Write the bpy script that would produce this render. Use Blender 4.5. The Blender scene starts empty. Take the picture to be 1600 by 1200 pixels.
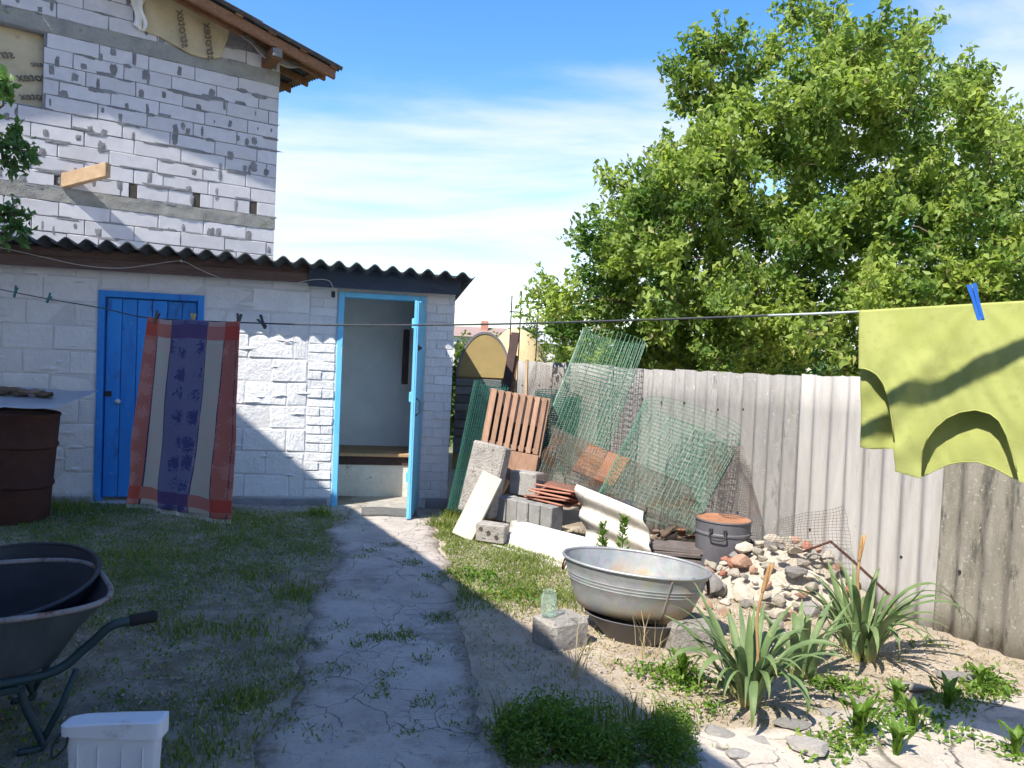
import bpy, bmesh, math, random
import numpy as np
from mathutils import Vector, Matrix, noise

random.seed(7); rng = np.random.default_rng(7)
scn = bpy.context.scene
COL = scn.collection
R_ = math.radians

# ------------------------------------------------------------------ camera
CAMZ, FPX, PITCH, ROLL = 1.5, 1200.0, R_(2.0), R_(2.58)
cam_d = bpy.data.cameras.new('camera'); cam = bpy.data.objects.new('camera', cam_d); COL.objects.link(cam)
cam_d.sensor_width = 36.0; cam_d.lens = 36.0 * FPX / 1600.0
cam_d.clip_start = 0.05; cam_d.clip_end = 3000
CROT = Matrix.Rotation(math.pi / 2 - PITCH, 4, 'X') @ Matrix.Rotation(ROLL, 4, 'Z')
cam.matrix_world = Matrix.Translation((0, 0, CAMZ)) @ CROT
scn.camera = cam

# ------------------------------------------------------------------ sun, sky, exposure
SUN = Vector((-0.50, -0.63, 1.0)).normalized()
sd = bpy.data.lights.new('sun', 'SUN'); sd.energy = 4.5; sd.angle = R_(0.53); sd.color = (1.0, 0.94, 0.84)
so = bpy.data.objects.new('sun', sd); COL.objects.link(so)
so.rotation_euler = SUN.to_track_quat('Z', 'Y').to_euler(); so.location = (0, 0, 30)

world = bpy.data.worlds.new('World'); scn.world = world; world.use_nodes = True
wt = world.node_tree; wn = wt.nodes; wl = wt.links
for n_ in list(wn): wn.remove(n_)
def wnode(t, **k):
    n_ = wn.new(t)
    for a, b in k.items(): setattr(n_, a, b)
    return n_
sky = wnode('ShaderNodeTexSky', sky_type='NISHITA', sun_disc=False)
sky.sun_elevation = math.asin(SUN.z); sky.sun_rotation = math.atan2(SUN.x, SUN.y)
sky.air_density = 1.15; sky.dust_density = 0.15; sky.ozone_density = 2.6
geo = wnode('ShaderNodeTexCoord'); sep = wnode('ShaderNodeSeparateXYZ'); wl.new(geo.outputs['Generated'], sep.inputs[0])
def wmath(op, a, b=None, c=None):
    m_ = wnode('ShaderNodeMath', operation=op)
    for i, x in enumerate((a, b, c)):
        if x is None: continue
        if isinstance(x, (int, float)): m_.inputs[i].default_value = x
        else: wl.new(x, m_.inputs[i])
    return m_.outputs[0]
zc = wmath('ADD', wmath('MAXIMUM', sep.outputs[2], 0.0), 0.16)
cmb = wnode('ShaderNodeCombineXYZ')
wl.new(wmath('DIVIDE', sep.outputs[0], zc), cmb.inputs[0]); wl.new(wmath('DIVIDE', sep.outputs[1], zc), cmb.inputs[1])
cmap = wnode('ShaderNodeMapping'); cmap.inputs['Rotation'].default_value = (0, 0, R_(24)); cmap.inputs['Scale'].default_value = (0.55, 1.15, 1)
cmap.inputs['Location'].default_value = (3.3, 1.7, 0)
wl.new(cmb.outputs[0], cmap.inputs[0])
cn = wnode('ShaderNodeTexNoise'); cn.inputs['Scale'].default_value = 1.15; cn.inputs['Detail'].default_value = 9; cn.inputs['Roughness'].default_value = 0.56; cn.inputs['Distortion'].default_value = 0.5
wl.new(cmap.outputs[0], cn.inputs['Vector'])
# more cloud towards the horizon, all the way round
hz = wnode('ShaderNodeMapRange', interpolation_type='SMOOTHSTEP'); wl.new(sep.outputs[2], hz.inputs[0])
hz.inputs[1].default_value = 0.06; hz.inputs[2].default_value = 0.46; hz.inputs[3].default_value = 0.11; hz.inputs[4].default_value = -0.10
cf = wnode('ShaderNodeMapRange', interpolation_type='SMOOTHSTEP'); wl.new(wmath('ADD', cn.outputs[0], hz.outputs[0]), cf.inputs[0])
cf.inputs[1].default_value = 0.38; cf.inputs[2].default_value = 0.68; cf.inputs[3].default_value = 0.0; cf.inputs[4].default_value = 0.86
mx = wnode('ShaderNodeMix', data_type='RGBA'); wl.new(cf.outputs[0], mx.inputs[0]); hsv = wnode('ShaderNodeHueSaturation'); hsv.inputs['Saturation'].default_value = 1.32; hsv.inputs['Hue'].default_value = 0.508; hsv.inputs['Value'].default_value = 0.89; wl.new(sky.outputs[0], hsv.inputs['Color']); wl.new(hsv.outputs[0], mx.inputs[6]); mx.inputs[7].default_value = (3.55, 3.65, 3.8, 1)
bg = wnode('ShaderNodeBackground'); bg.inputs[1].default_value = 0.15
wl.new(mx.outputs[2], bg.inputs[0]); wo = wnode('ShaderNodeOutputWorld'); wl.new(bg.outputs[0], wo.inputs[0])

vs = scn.view_settings; vs.view_transform = 'Standard'; vs.look = 'None'; vs.gamma = 1.0; vs.use_curve_mapping = False
vs.exposure = 1.05
scn.cycles.max_bounces = 5; scn.cycles.diffuse_bounces = 3; scn.cycles.glossy_bounces = 2; scn.cycles.transmission_bounces = 5; scn.cycles.transparent_max_bounces = 8; scn.cycles.use_denoising = True; scn.cycles.use_adaptive_sampling = True; scn.cycles.adaptive_threshold = 0.03

# ------------------------------------------------------------------ placing helpers: real positions measured from the picture
def ray(px, py): return (CROT.to_3x3() @ Vector(((px - 800) / FPX, -(py - 600) / FPX, -1)))
def at(px, py, Y):
    d = ray(px, py); return Vector((0, 0, CAMZ)) + d * (Y / d.y)
def gnd(px, py, z=0.0):
    d = ray(px, py); return Vector((0, 0, CAMZ)) + d * ((z - CAMZ) / d.z)
def onplane(px, py, o, n):
    d = ray(px, py); c = Vector((0, 0, CAMZ)); return c + d * ((Vector(o) - c).dot(n) / d.dot(n))
def sm(a, b, x):
    t = min(1, max(0, (x - a) / (b - a))); return t * t * (3 - 2 * t)
def gz(x, y):
    return -0.016 * min(4.0, max(0, x + 3.6)) * sm(4.5, 7.2, y) + 0.012 * noise.noise((x * 1.3, y * 1.3, 0)) + 0.006 * noise.noise((x * 4, y * 4, 3))
class Frame:
    def __init__(s, o, x):                       # x along, off towards the viewer, z up
        s.o = Vector((o[0], o[1], 0)); s.x = Vector((x[0], x[1], 0)).normalized(); s.n = Vector((s.x.y, -s.x.x, 0))
        s.ang = math.atan2(s.x.y, s.x.x)
    def __call__(s, a, off, z): return s.o + s.x * a + s.n * off + Vector((0, 0, z))
    def M(s, a, off, z): return Matrix.Translation(s(a, off, z)) @ Matrix.Rotation(s.ang, 4, 'Z')
    def px(s, px, py, off=0):
        p = onplane(px, py, s.o + s.n * off, s.n); return (p - s.o).dot(s.x), p.z
SH = Frame((-3.8, 7.03), (.981, .196))           # shed front
HO = Frame((-3.694, 11.70), (.83, .558))         # block house gable front, x = 0 at its corner
FE = Frame((2.58, 4.49), (.45, -.893))           # fence
LN = Frame((-4.256, 6.354), (.821, -.571))       # clothes line

# ------------------------------------------------------------------ mesh helpers
class MB:
    def __init__(s): s.v = []; s.f = []; s.uv = None
    def add(s, vs_, fs):
        k = len(s.v); s.v += [Vector(p) for p in vs_]; s.f += [tuple(i + k for i in f) for f in fs]; return s
    def box(s, fr, a0, a1, o0, o1, z0, z1, b=0.0, jit=0.0):
        L = ((a0, a1), (o0, o1), (z0, z1))
        c = [(a0 + a1) / 2, (o0 + o1) / 2, (z0 + z1) / 2]
        P = fr if callable(fr) else (lambda a, o, z: Vector((a, o, z)))
        if b <= 0:
            vs_ = [P(L[0][i], L[1][j], L[2][k]) for i in (0, 1) for j in (0, 1) for k in (0, 1)]
            if jit: vs_ = [p + Vector([random.uniform(-jit, jit) for _ in range(3)]) for p in vs_]
            return s.add(vs_, [(0, 1, 3, 2), (4, 6, 7, 5), (0, 4, 5, 1), (2, 3, 7, 6), (0, 2, 6, 4), (1, 5, 7, 3)])
        idx = {}; vs_ = []; raw = []
        for i in (0, 1):
            for j in (0, 1):
                for k in (0, 1):
                    for ax in range(3):
                        q = [L[0][i], L[1][j], L[2][k]]
                        for d in range(3):
                            if d != ax: q[d] += b * (1 if (i, j, k)[d] == 0 else -1)
                        if jit: q = [x + random.uniform(-jit, jit) for x in q]
                        idx[(i, j, k, ax)] = len(vs_); raw.append(Vector(q)); vs_.append(P(*q))
        fs = []
        for ax in range(3):
            for sgn in (0, 1):
                o_ = [d for d in range(3) if d != ax]; loop = []
                for (x, y) in ((0, 0), (0, 1), (1, 1), (1, 0)):
                    q = [0, 0, 0]; q[ax] = sgn; q[o_[0]] = x; q[o_[1]] = y; loop.append(idx[(*q, ax)])
                fs.append(loop)
        for d in range(3):
            o_ = [x for x in range(3) if x != d]
            for x in (0, 1):
                for y in (0, 1):
                    q0 = [0, 0, 0]; q0[o_[0]] = x; q0[o_[1]] = y; q1 = list(q0); q1[d] = 1
                    fs.append([idx[(*q0, o_[0])], idx[(*q1, o_[0])], idx[(*q1, o_[1])], idx[(*q0, o_[1])]])
        for i in (0, 1):
            for j in (0, 1):
                for k in (0, 1): fs.append([idx[(i, j, k, 0)], idx[(i, j, k, 1)], idx[(i, j, k, 2)]])
        cc = Vector(c); out = []
        for f in fs:                              # orient outwards
            nn = (raw[f[1]] - raw[f[0]]).cross(raw[f[2]] - raw[f[0]]); m_ = sum((raw[i] for i in f), Vector()) / len(f) - cc
            out.append(f if nn.dot(m_) > 0 else f[::-1])
        return s.add(vs_, out)
    def tube(s, pts, r, n=6, caps=True):
        pts = [Vector(p) for p in pts]; N = len(pts); rr = r if isinstance(r, (list, tuple)) else [r] * N
        rings = []; up = Vector((0.13, 0.21, 1)).normalized(); prev = None
        for i, p in enumerate(pts):
            d = (pts[min(i + 1, N - 1)] - pts[max(i - 1, 0)]).normalized()
            if prev is None:
                x = d.cross(up)
                if x.length < 0.15: x = d.cross(Vector((1, 0, 0)))
            else: x = prev - d * prev.dot(d)
            x.normalize(); prev = x; y = d.cross(x)
            rings.append([p + (x * math.cos(2 * math.pi * k / n) + y * math.sin(2 * math.pi * k / n)) * rr[i] for k in range(n)])
        k0 = len(s.v)
        for q in rings: s.v += q
        for i in range(N - 1):
            for k in range(n):
                a = k0 + i * n + k; b_ = k0 + i * n + (k + 1) % n; s.f.append((a, b_, b_ + n, a + n))
        if caps: s.f.append(tuple(k0 + k for k in range(n))[::-1]); s.f.append(tuple(k0 + (N - 1) * n + k for k in range(n)))
        return s
    def lathe(s, prof, c, n=32, sx=1.0, sy=1.0, ang=0.0, cap0=False, cap1=False, M=None):
        k0 = len(s.v); ca, sa = math.cos(ang), math.sin(ang)
        for r, z in prof:
            for k in range(n):
                t = 2 * math.pi * k / n; x, y = r * sx * math.cos(t), r * sy * math.sin(t)
                p = Vector((x * ca - y * sa, x * sa + y * ca, z)); s.v.append(Vector(c) + (M @ p if M else p))
        for i in range(len(prof) - 1):
            for k in range(n):
                a = k0 + i * n + k; b_ = k0 + i * n + (k + 1) % n; s.f.append((a, b_, b_ + n, a + n))
        if cap0: s.f.append(tuple(k0 + k for k in range(n))[::-1])
        if cap1: s.f.append(tuple(k0 + (len(prof) - 1) * n + k for k in range(n)))
        return s
    def grid(s, fn, nu, nv, thick=None):
        k0 = len(s.v)
        for i in range(nu + 1):
            for j in range(nv + 1): s.v.append(Vector(fn(i / nu, j / nv)))
        for i in range(nu):
            for j in range(nv):
                a = k0 + i * (nv + 1) + j; s.f.append((a, a + nv + 1, a + nv + 2, a + 1))
        s.uv = [(i / nu, j / nv) for i in range(nu + 1) for j in range(nv + 1)] if k0 == 0 else None
        return s
def rootloc(p):
    while p is not None and p.parent is not None: p = p.parent
    return p.location.copy() if p is not None else Vector()
def to_mesh(mb, name, mat, org, smooth=False, angle=None):
    me = bpy.data.meshes.new(name)
    me.from_pydata([tuple(p - org) for p in mb.v], [], mb.f); 
    if mat: me.materials.append(M_(mat))
    if smooth or angle:
        me.polygons.foreach_set('use_smooth', [True] * len(me.polygons))
        if angle: me.set_sharp_from_angle(angle=R_(angle))
    if mb.uv:
        ul = me.uv_layers.new(name='UVMap'); li = np.empty(len(me.loops), dtype=np.int32); me.loops.foreach_get('vertex_index', li)
        ul.data.foreach_set('uv', np.array(mb.uv, dtype=np.float32)[li].ravel())
    me.update(); return me
def props(o, label=None, cat=None, group=None, kind=None):
    if label: o['label'] = label
    if cat: o['category'] = cat
    if group: o['group'] = group
    if kind: o['kind'] = kind
    return o
def thing(name, label, cat, loc, group=None):
    o = bpy.data.objects.new(name, None); COL.objects.link(o); o.location = loc; o.empty_display_size = 0.1
    return props(o, label, cat, group)
def part(mb, name, mat, parent, smooth=False, angle=None, solid=0, label=None):
    me = to_mesh(mb, name, mat, rootloc(parent), smooth, angle)
    o = bpy.data.objects.new(name, me); COL.objects.link(o); o.parent = parent
    if solid: m_ = o.modifiers.new('thickness', 'SOLIDIFY'); m_.thickness = solid; m_.offset = 0
    if label: o['label'] = label
    return o
def solo(mb, name, mat, label, cat, loc, group=None, smooth=False, angle=None, solid=0, kind=None):
    loc = Vector(loc); me = to_mesh(mb, name, mat, loc, smooth, angle)
    o = bpy.data.objects.new(name, me); COL.objects.link(o); o.location = loc
    if solid: m_ = o.modifiers.new('thickness', 'SOLIDIFY'); m_.thickness = solid; m_.offset = 0
    return props(o, label, cat, group, kind)
def piece(name, me, parent, M):
    o = bpy.data.objects.new(name, me); COL.objects.link(o); o.parent = parent
    o.matrix_basis = Matrix.Translation(-rootloc(parent)) @ M; return o
def np_mesh(name, V, Fq, mat, uvcol=None):
    me = bpy.data.meshes.new(name); nv, nf, k = len(V), len(Fq), Fq.shape[1]
    me.vertices.add(nv); me.vertices.foreach_set('co', V.astype(np.float32).ravel())
    me.loops.add(nf * k); me.loops.foreach_set('vertex_index', Fq.astype(np.int32).ravel())
    me.polygons.add(nf); me.polygons.foreach_set('loop_start', np.arange(0, nf * k, k, dtype=np.int32))
    me.polygons.foreach_set('loop_total', np.full(nf, k, dtype=np.int32))
    if uvcol is not None:
        at_ = me.attributes.new('tint', 'FLOAT', 'POINT'); at_.data.foreach_set('value', uvcol.astype(np.float32))
    me.materials.append(M_(mat)); me.update(calc_edges=True); return me
def unit(a): return a / np.maximum(1e-9, np.linalg.norm(a, axis=-1, keepdims=True))
def leaf_mesh(name, C, size, mat, org, up=0.5, out=None, wid=0.5, var=0.35, droop=0.0, clumps=0.0):
    """many folded two-triangle leaves; out = preferred direction of the leaf axis"""
    n = len(C); ax = unit(rng.normal(size=(n, 3)))
    if out is not None: ax = unit(ax + out)
    ax[:, 2] -= droop; ax = unit(ax)
    nr = unit(rng.normal(size=(n, 3)) + np.array([0, 0, up * 2])); sd_ = unit(np.cross(ax, nr)); nr = np.cross(sd_, ax)
    L = size * (1 + var * rng.uniform(-1, 1, n))[:, None]; W = L * wid * 0.5
    base = C - ax * L * 0.5; tip = C + ax * L * 0.5 - nr * L * 0.08
    l = C + sd_ * W + nr * W * 0.45 - ax * L * 0.05; r = C - sd_ * W + nr * W * 0.45 - ax * L * 0.05
    V = np.stack([base, l, tip, r], 1).reshape(-1, 3) - np.array(org)
    k = np.arange(n)[:, None] * 4
    Fq = np.concatenate([k + np.array([[0, 1, 2]]), k + np.array([[0, 2, 3]])], 0)
    tint = rng.uniform(0, 1, n)
    if clumps: tint = np.where(tint > .985, tint, np.clip(.45 * tint + .25 + np.array([noise.noise(p * clumps) for p in C.tolist() for p in (Vector(p),)]) * .75, 0, .96))   # paler and darker sprays
    return np_mesh(name, V, Fq, mat, np.repeat(tint, 4))
def blade_mesh(name, P, h, mat, org, width=0.006, lean=0.5, var=0.5):
    n = len(P); H = (h if isinstance(h, np.ndarray) else np.full(n, h)) * (1 + var * rng.uniform(-1, 1, n))
    a = rng.uniform(0, 2 * np.pi, n); d = np.stack([np.cos(a), np.sin(a), 0 * a], 1); b_ = rng.uniform(0, 2 * np.pi, n)
    sv = np.stack([np.cos(b_), np.sin(b_), 0 * b_], 1) * (width * (0.6 + 0.8 * rng.uniform(size=n)))[:, None] * 0.5
    ln_ = (lean * rng.uniform(0.2, 1.3, n) * H)[:, None]; Hz = np.stack([0 * H, 0 * H, H], 1)
    mid = P + Hz * 0.55 + d * ln_ * 0.35; tip = P + Hz * (1 - 0.25 * lean) + d * ln_
    V = np.stack([P - sv, P + sv, mid + sv * 0.8, mid - sv * 0.8, tip], 1).reshape(-1, 3) - np.array(org)
    k = np.arange(n)[:, None] * 5
    Fq = np.concatenate([k + np.array([[0, 1, 2]]), k + np.array([[0, 2, 3]]), k + np.array([[3, 2, 4]])], 0)
    return np_mesh(name, V, Fq, mat, np.repeat(rng.uniform(0, 1, n), 5))
def mesh_obj(name, me, parent=None, loc=None):
    o = bpy.data.objects.new(name, me); COL.objects.link(o)
    if parent: o.parent = parent
    if loc is not None: o.location = loc
    return o

# ------------------------------------------------------------------ materials
MATS = {}; DEFS = {}
def M_(name):
    if name not in MATS: MATS[name] = DEFS[name]()
    return MATS[name]
def nt(name):
    m = bpy.data.materials.new(name); m.use_nodes = True; t = m.node_tree
    return m, t, t.nodes, t.links, t.nodes['Principled BSDF']
def ramp(N, L, src, stops, interp='LINEAR'):
    r = N.new('ShaderNodeValToRGB'); r.color_ramp.interpolation = interp
    while len(r.color_ramp.elements) > 1: r.color_ramp.elements.remove(r.color_ramp.elements[-1])
    for i, (p, c) in enumerate(stops):
        e = r.color_ramp.elements[0] if i == 0 else r.color_ramp.elements.new(p)
        e.position = p; e.color = (*c, 1) if len(c) == 3 else c
    L.new(src, r.inputs[0]); return r.outputs[0]
def coords(N, L, scale=(1, 1, 1), rnd=True):
    tc = N.new('ShaderNodeTexCoord'); mp = N.new('ShaderNodeMapping'); mp.inputs['Scale'].default_value = scale; L.new(tc.outputs['Object'], mp.inputs[0])
    if rnd:
        oi = N.new('ShaderNodeObjectInfo'); vm = N.new('ShaderNodeVectorMath'); vm.operation = 'SCALE'; vm.inputs[0].default_value = (37, 53, 71)
        L.new(oi.outputs['Random'], vm.inputs['Scale']); L.new(vm.outputs[0], mp.inputs['Location'])
    return mp.outputs[0]
def noi(N, L, vec, scale, detail=6, rough=0.6, dist=0.0):
    n = N.new('ShaderNodeTexNoise'); n.inputs['Scale'].default_value = scale; n.inputs['Detail'].default_value = detail; n.inputs['Roughness'].default_value = rough; n.inputs['Distortion'].default_value = dist
    L.new(vec, n.inputs['Vector']); return n.outputs[0]
def mixc(N, L, f, a, b, blend='MIX'):
    m = N.new('ShaderNodeMix'); m.data_type = 'RGBA'; m.blend_type = blend
    for i, x in ((0, f), (6, a), (7, b)):
        if isinstance(x, (int, float)): m.inputs[i].default_value = x
        elif isinstance(x, tuple): m.inputs[i].default_value = (*x, 1)
        else: L.new(x, m.inputs[i])
    return m.outputs[2]
def maprange(N, L, src, a, b, c=0.0, d=1.0):
    m = N.new('ShaderNodeMapRange'); m.interpolation_type = 'SMOOTHSTEP'; L.new(src, m.inputs[0])
    for i, x in enumerate((a, b, c, d)): m.inputs[i + 1].default_value = x
    return m.outputs[0]
def add_bump(N, L, bs, src, strength, dist):
    b = N.new('ShaderNodeBump'); b.inputs['Strength'].default_value = strength; b.inputs['Distance'].default_value = dist
    L.new(src, b.inputs['Height']); L.new(b.outputs[0], bs.inputs['Normal']); return b
def pm(name, c1, c2, scale=6, rough=0.85, bump=0.5, bscale=40, bdist=0.01, spots=None, spot_t=(0.58, 0.66), spot_s=5, metal=0.0, vary=0.1, stretch=(1, 1, 1), spots2=None, spot2_t=(0.6, 0.68), spot2_s=14):
    def mk():
        m, t, N, L, bs = nt(name); v = coords(N, L, stretch)
        n1 = noi(N, L, v, scale, 8, 0.65); col = ramp(N, L, n1, [(0.3, c1), (0.7, c2)])
        if spots: col = mixc(N, L, maprange(N, L, noi(N, L, v, spot_s, 8, 0.7), *spot_t), col, spots)
        if spots2: col = mixc(N, L, maprange(N, L, noi(N, L, coords(N, L), spot2_s, 6, 0.7, 0.4), *spot2_t), col, spots2)
        oi = N.new('ShaderNodeObjectInfo'); f = maprange(N, L, oi.outputs['Random'], 0, 1, 1 - vary, 1 + vary)
        vm = N.new('ShaderNodeVectorMath'); vm.operation = 'SCALE'; L.new(col, vm.inputs[0]); L.new(f, vm.inputs['Scale'])
        L.new(vm.outputs[0], bs.inputs['Base Color']); bs.inputs['Metallic'].default_value = metal
        L.new(maprange(N, L, n1, 0.2, 0.8, max(0, rough - 0.12), min(1, rough + 0.1)), bs.inputs['Roughness'])
        if rough > 0.6 and metal == 0: bs.inputs['Specular IOR Level'].default_value = 0.25
        if bump: add_bump(N, L, bs, noi(N, L, v, bscale, 6, 0.7), bump, bdist)
        return m
    DEFS[name] = mk
def leafmat(name, c1, c2, c3=None, trans=0.35, rough=0.5):
    def mk():
        m, t, N, L, bs = nt(name)
        a = N.new('ShaderNodeAttribute'); a.attribute_name = 'tint'
        col = ramp(N, L, a.outputs['Fac'], [(0.0, c1), (0.75, c2), (0.97, c2), (1.0, c3 or c2)])
        L.new(col, bs.inputs['Base Color']); bs.inputs['Roughness'].default_value = rough; bs.inputs['Specular IOR Level'].default_value = 0.35
        tr = N.new('ShaderNodeBsdfTranslucent'); hs = N.new('ShaderNodeHueSaturation'); hs.inputs['Value'].default_value = 1.6; hs.inputs['Saturation'].default_value = 1.1
        L.new(col, hs.inputs['Color']); L.new(hs.outputs[0], tr.inputs[0])
        ms = N.new('ShaderNodeMixShader'); ms.inputs[0].default_value = trans; L.new(bs.outputs[0], ms.inputs[1]); L.new(tr.outputs[0], ms.inputs[2])
        L.new(ms.outputs[0], N['Material Output'].inputs[0]); return m
    DEFS[name] = mk

# masonry
pm('aerated_block', (.47, .46, .475), (.56, .55, .56), 7, .95, .35, 90, .004, spots=(.44, .43, .44), spot_t=(.6, .75), vary=.06)
pm('mortar', (.15, .15, .155), (.25, .25, .25), 12, .95, .8, 60, .012, vary=.12)
pm('ring_concrete', (.20, .20, .18), (.33, .325, .30), 5, .95, .8, 45, .015, spots=(.16, .19, .13), spot_t=(.55, .7), vary=.05)
pm('whitewash', (.62, .625, .635), (.73, .73, .735), 5, .9, .9, 16, .022, spots=(.45, .46, .47), spot_t=(.66, .74), spot_s=16, vary=.04)
pm('whitewash_joint', (.54, .545, .555), (.66, .66, .665), 10, .95, .8, 50, .01)
pm('plinth', (.20, .19, .20), (.33, .32, .33), 6, .95, .8, 40, .012, spots=(.35, .13, .12), spot_t=(.64, .7), spot_s=3)
pm('interior_plaster', (.62, .62, .63), (.72, .72, .72), 4, .95, .5, 30, .01)
pm('bench_plaster', (.58, .55, .48), (.74, .71, .63), 5, .95, .8, 30, .012, spots=(.22, .15, .08), spot_t=(.6, .68), spot_s=7)
pm('asbestos_dark', (.045, .05, .055), (.11, .11, .11), 14, .95, .8, 60, .01, spots=(.17, .17, .16), spot_t=(.62, .72), spot_s=20)
pm('asbestos_light', (.31, .295, .28), (.43, .415, .395), 5, .95, .6, 80, .006, spots=(.25, .235, .215), spot_t=(.54, .74), spot_s=7, stretch=(2.2, 2.2, .25), vary=.05, spots2=(.20, .18, .16), spot2_t=(.66, .72), spot2_s=34)
pm('asbestos_old', (.20, .19, .18), (.34, .325, .31), 6, .95, .7, 70, .008, spots=(.13, .125, .115), spot_t=(.56, .68), spot_s=6, stretch=(2, 2, .35), vary=.08, spots2=(.48, .47, .44), spot2_t=(.60, .70), spot2_s=30)
pm('asbestos_mossy', (.17, .155, .125), (.29, .27, .225), 7, .95, .9, 70, .01, spots=(.10, .095, .08), spot_t=(.52, .66), spot_s=9, stretch=(2, 2, .5), vary=.06, spots2=(.40, .385, .35), spot2_t=(.58, .66), spot2_s=55)
pm('asbestos_white', (.43, .40, .355), (.56, .53, .48), 5, .95, .7, 60, .008, spots=(.30, .27, .235), spot_t=(.54, .7), spot_s=7, spots2=(.24, .22, .19), spot2_t=(.64, .7), spot2_s=22)
pm('cinder', (.25, .245, .23), (.37, .36, .34), 9, .95, 1.0, 80, .014, vary=.14, spots=(.17, .165, .155), spot_t=(.58, .68), spot_s=24)
pm('rough_concrete', (.27, .25, .225), (.46, .425, .38), 8, .95, 1.0, 55, .022, spots=(.15, .135, .12), spot_t=(.54, .66), spot_s=26, vary=.1, spots2=(.54, .50, .44), spot2_t=(.64, .72), spot2_s=11)
pm('path_stone', (.34, .315, .29), (.50, .465, .425), 6, .95, .8, 60, .012, vary=.12)
pm('terracotta', (.30, .125, .085), (.40, .195, .14), 10, .9, .6, 60, .006, vary=.22, spots=(.46, .30, .22), spot_t=(.6, .7))
pm('stone_pale', (.50, .43, .34), (.64, .58, .48), 9, .95, .9, 50, .012, vary=.25, spots=(.36, .29, .22), spot_t=(.54, .7))
pm('stone_pink', (.46, .27, .19), (.56, .36, .26), 9, .95, .9, 50, .012, vary=.2, spots=(.52, .42, .34), spot_t=(.58, .7))
pm('stone_grey', (.24, .225, .21), (.38, .355, .33), 9, .95, .9, 50, .012, vary=.2)
# wood, metal, cloth
pm('roof_timber', (.13, .065, .035), (.25, .13, .07), 6, .9, .5, 40, .006, stretch=(1, 5, 5), vary=.2)
pm('fresh_timber', (.28, .19, .11), (.42, .30, .19), 8, .85, .4, 50, .004, vary=.1, spots=(.32, .19, .09), spot_t=(.6, .7))
pm('fascia_brown', (.10, .07, .065), (.19, .13, .115), 5, .9, .6, 40, .006, stretch=(1, 1, 6), vary=.15)
pm('fascia_blue', (.035, .05, .085), (.06, .08, .12), 6, .75, .5, 40, .005, stretch=(1, 1, 4), vary=.1)
pm('blue_paint', (.012, .15, .50), (.025, .24, .64), 4, .6, .5, 30, .006, spots=(.03, .10, .30), spot_t=(.55, .68), spot_s=9, stretch=(1, 1, .3), vary=.18, spots2=(.22, .30, .40), spot2_t=(.645, .67), spot2_s=22)
pm('blue_paint_worn', (.10, .43, .70), (.18, .52, .76), 5, .6, .4, 30, .005, spots=(.36, .45, .50), spot_t=(.60, .68), spot_s=9, stretch=(1, 1, .3), vary=.08, spots2=(.16, .17, .18), spot2_t=(.64, .67), spot2_s=24)
pm('dark_iron', (.02, .02, .022), (.05, .045, .04), 12, .6, .3, 60, .002, metal=.4)
pm('rusty_steel', (.055, .024, .019), (.10, .043, .03), 6, .9, .5, 50, .006, spots=(.06, .03, .025), spot_t=(.55, .68), vary=.1)
pm('rust_orange', (.25, .115, .06), (.35, .175, .10), 7, .9, .5, 60, .005, spots=(.24, .10, .06), spot_t=(.58, .68))
pm('grey_can', (.10, .10, .115), (.155, .15, .165), 6, .6, .3, 40, .003, spots=(.24, .13, .09), spot_t=(.64, .72), metal=.3, stretch=(1, 1, .4))
pm('zinc_sheet', (.34, .37, .42), (.46, .49, .53), 5, .5, .3, 20, .006, metal=.5, spots=(.26, .22, .20), spot_t=(.64, .72))
pm('barrow_paint', (.045, .058, .066), (.08, .095, .105), 6, .65, .4, 50, .004, metal=.2, spots=(.11, .07, .05), spot_t=(.63, .7), spot_s=10, stretch=(3, 3, 1))
pm('barrow_rim', (.16, .15, .15), (.27, .25, .245), 9, .8, .5, 60, .004, spots=(.13, .055, .035), spot_t=(.50, .66), spot_s=22)
pm('barrow_inside', (.02, .02, .024), (.045, .045, .055), 6, .8, .4, 40, .005)
pm('frame_green', (.018, .04, .045), (.03, .058, .062), 8, .6, .3, 50, .003, metal=.2, spots=(.06, .035, .025), spot_t=(.62, .7))
pm('rubber', (.015, .015, .016), (.03, .03, .03), 20, .85, .4, 90, .003)
pm('white_plastic', (.56, .57, .60), (.66, .67, .69), 4, .5, .2, 30, .003, spots=(.40, .39, .37), spot_t=(.58, .72), spot_s=9, spots2=(.25, .22, .18), spot2_t=(.68, .72), spot2_s=30)
pm('crate_wood', (.29, .165, .105), (.42, .265, .18), 8, .85, .5, 50, .005, stretch=(5, 5, 1), vary=.15)
pm('cream_board', (.48, .45, .34), (.58, .55, .43), 4, .8, .3, 40, .003, spots=(.52, .46, .34), spot_t=(.64, .72))
pm('raw_board', (.34, .21, .11), (.46, .30, .17), 8, .85, .5, 40, .004, stretch=(5, 5, 1), vary=.1)
pm('dark_board', (.045, .03, .03), (.09, .055, .05), 8, .85, .5, 40, .004, stretch=(4, 4, 1), vary=.2)
pm('slate_dark', (.085, .07, .065), (.16, .135, .125), 9, .9, .6, 50, .006, vary=.2)
pm('bark_chip', (.10, .07, .05), (.20, .145, .105), 14, .95, .9, 70, .01, vary=.25)
pm('blue_bag', (.12, .19, .32), (.22, .30, .44), 7, .6, .5, 20, .01)
pm('green_wire', (.005, .085, .042), (.010, .135, .065), 20, .5, 0, 10, .001)
pm('dark_green_wire', (.006, .06, .045), (.01, .10, .07), 20, .5, 0, 10, .001)
pm('bare_wire', (.10, .085, .075), (.17, .145, .125), 20, .7, 0, 10, .001, spots=(.16, .075, .04), spot_t=(.5, .6))
pm('line_cord', (.03, .035, .04), (.06, .065, .07), 30, .8, .3, 90, .001)
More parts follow.
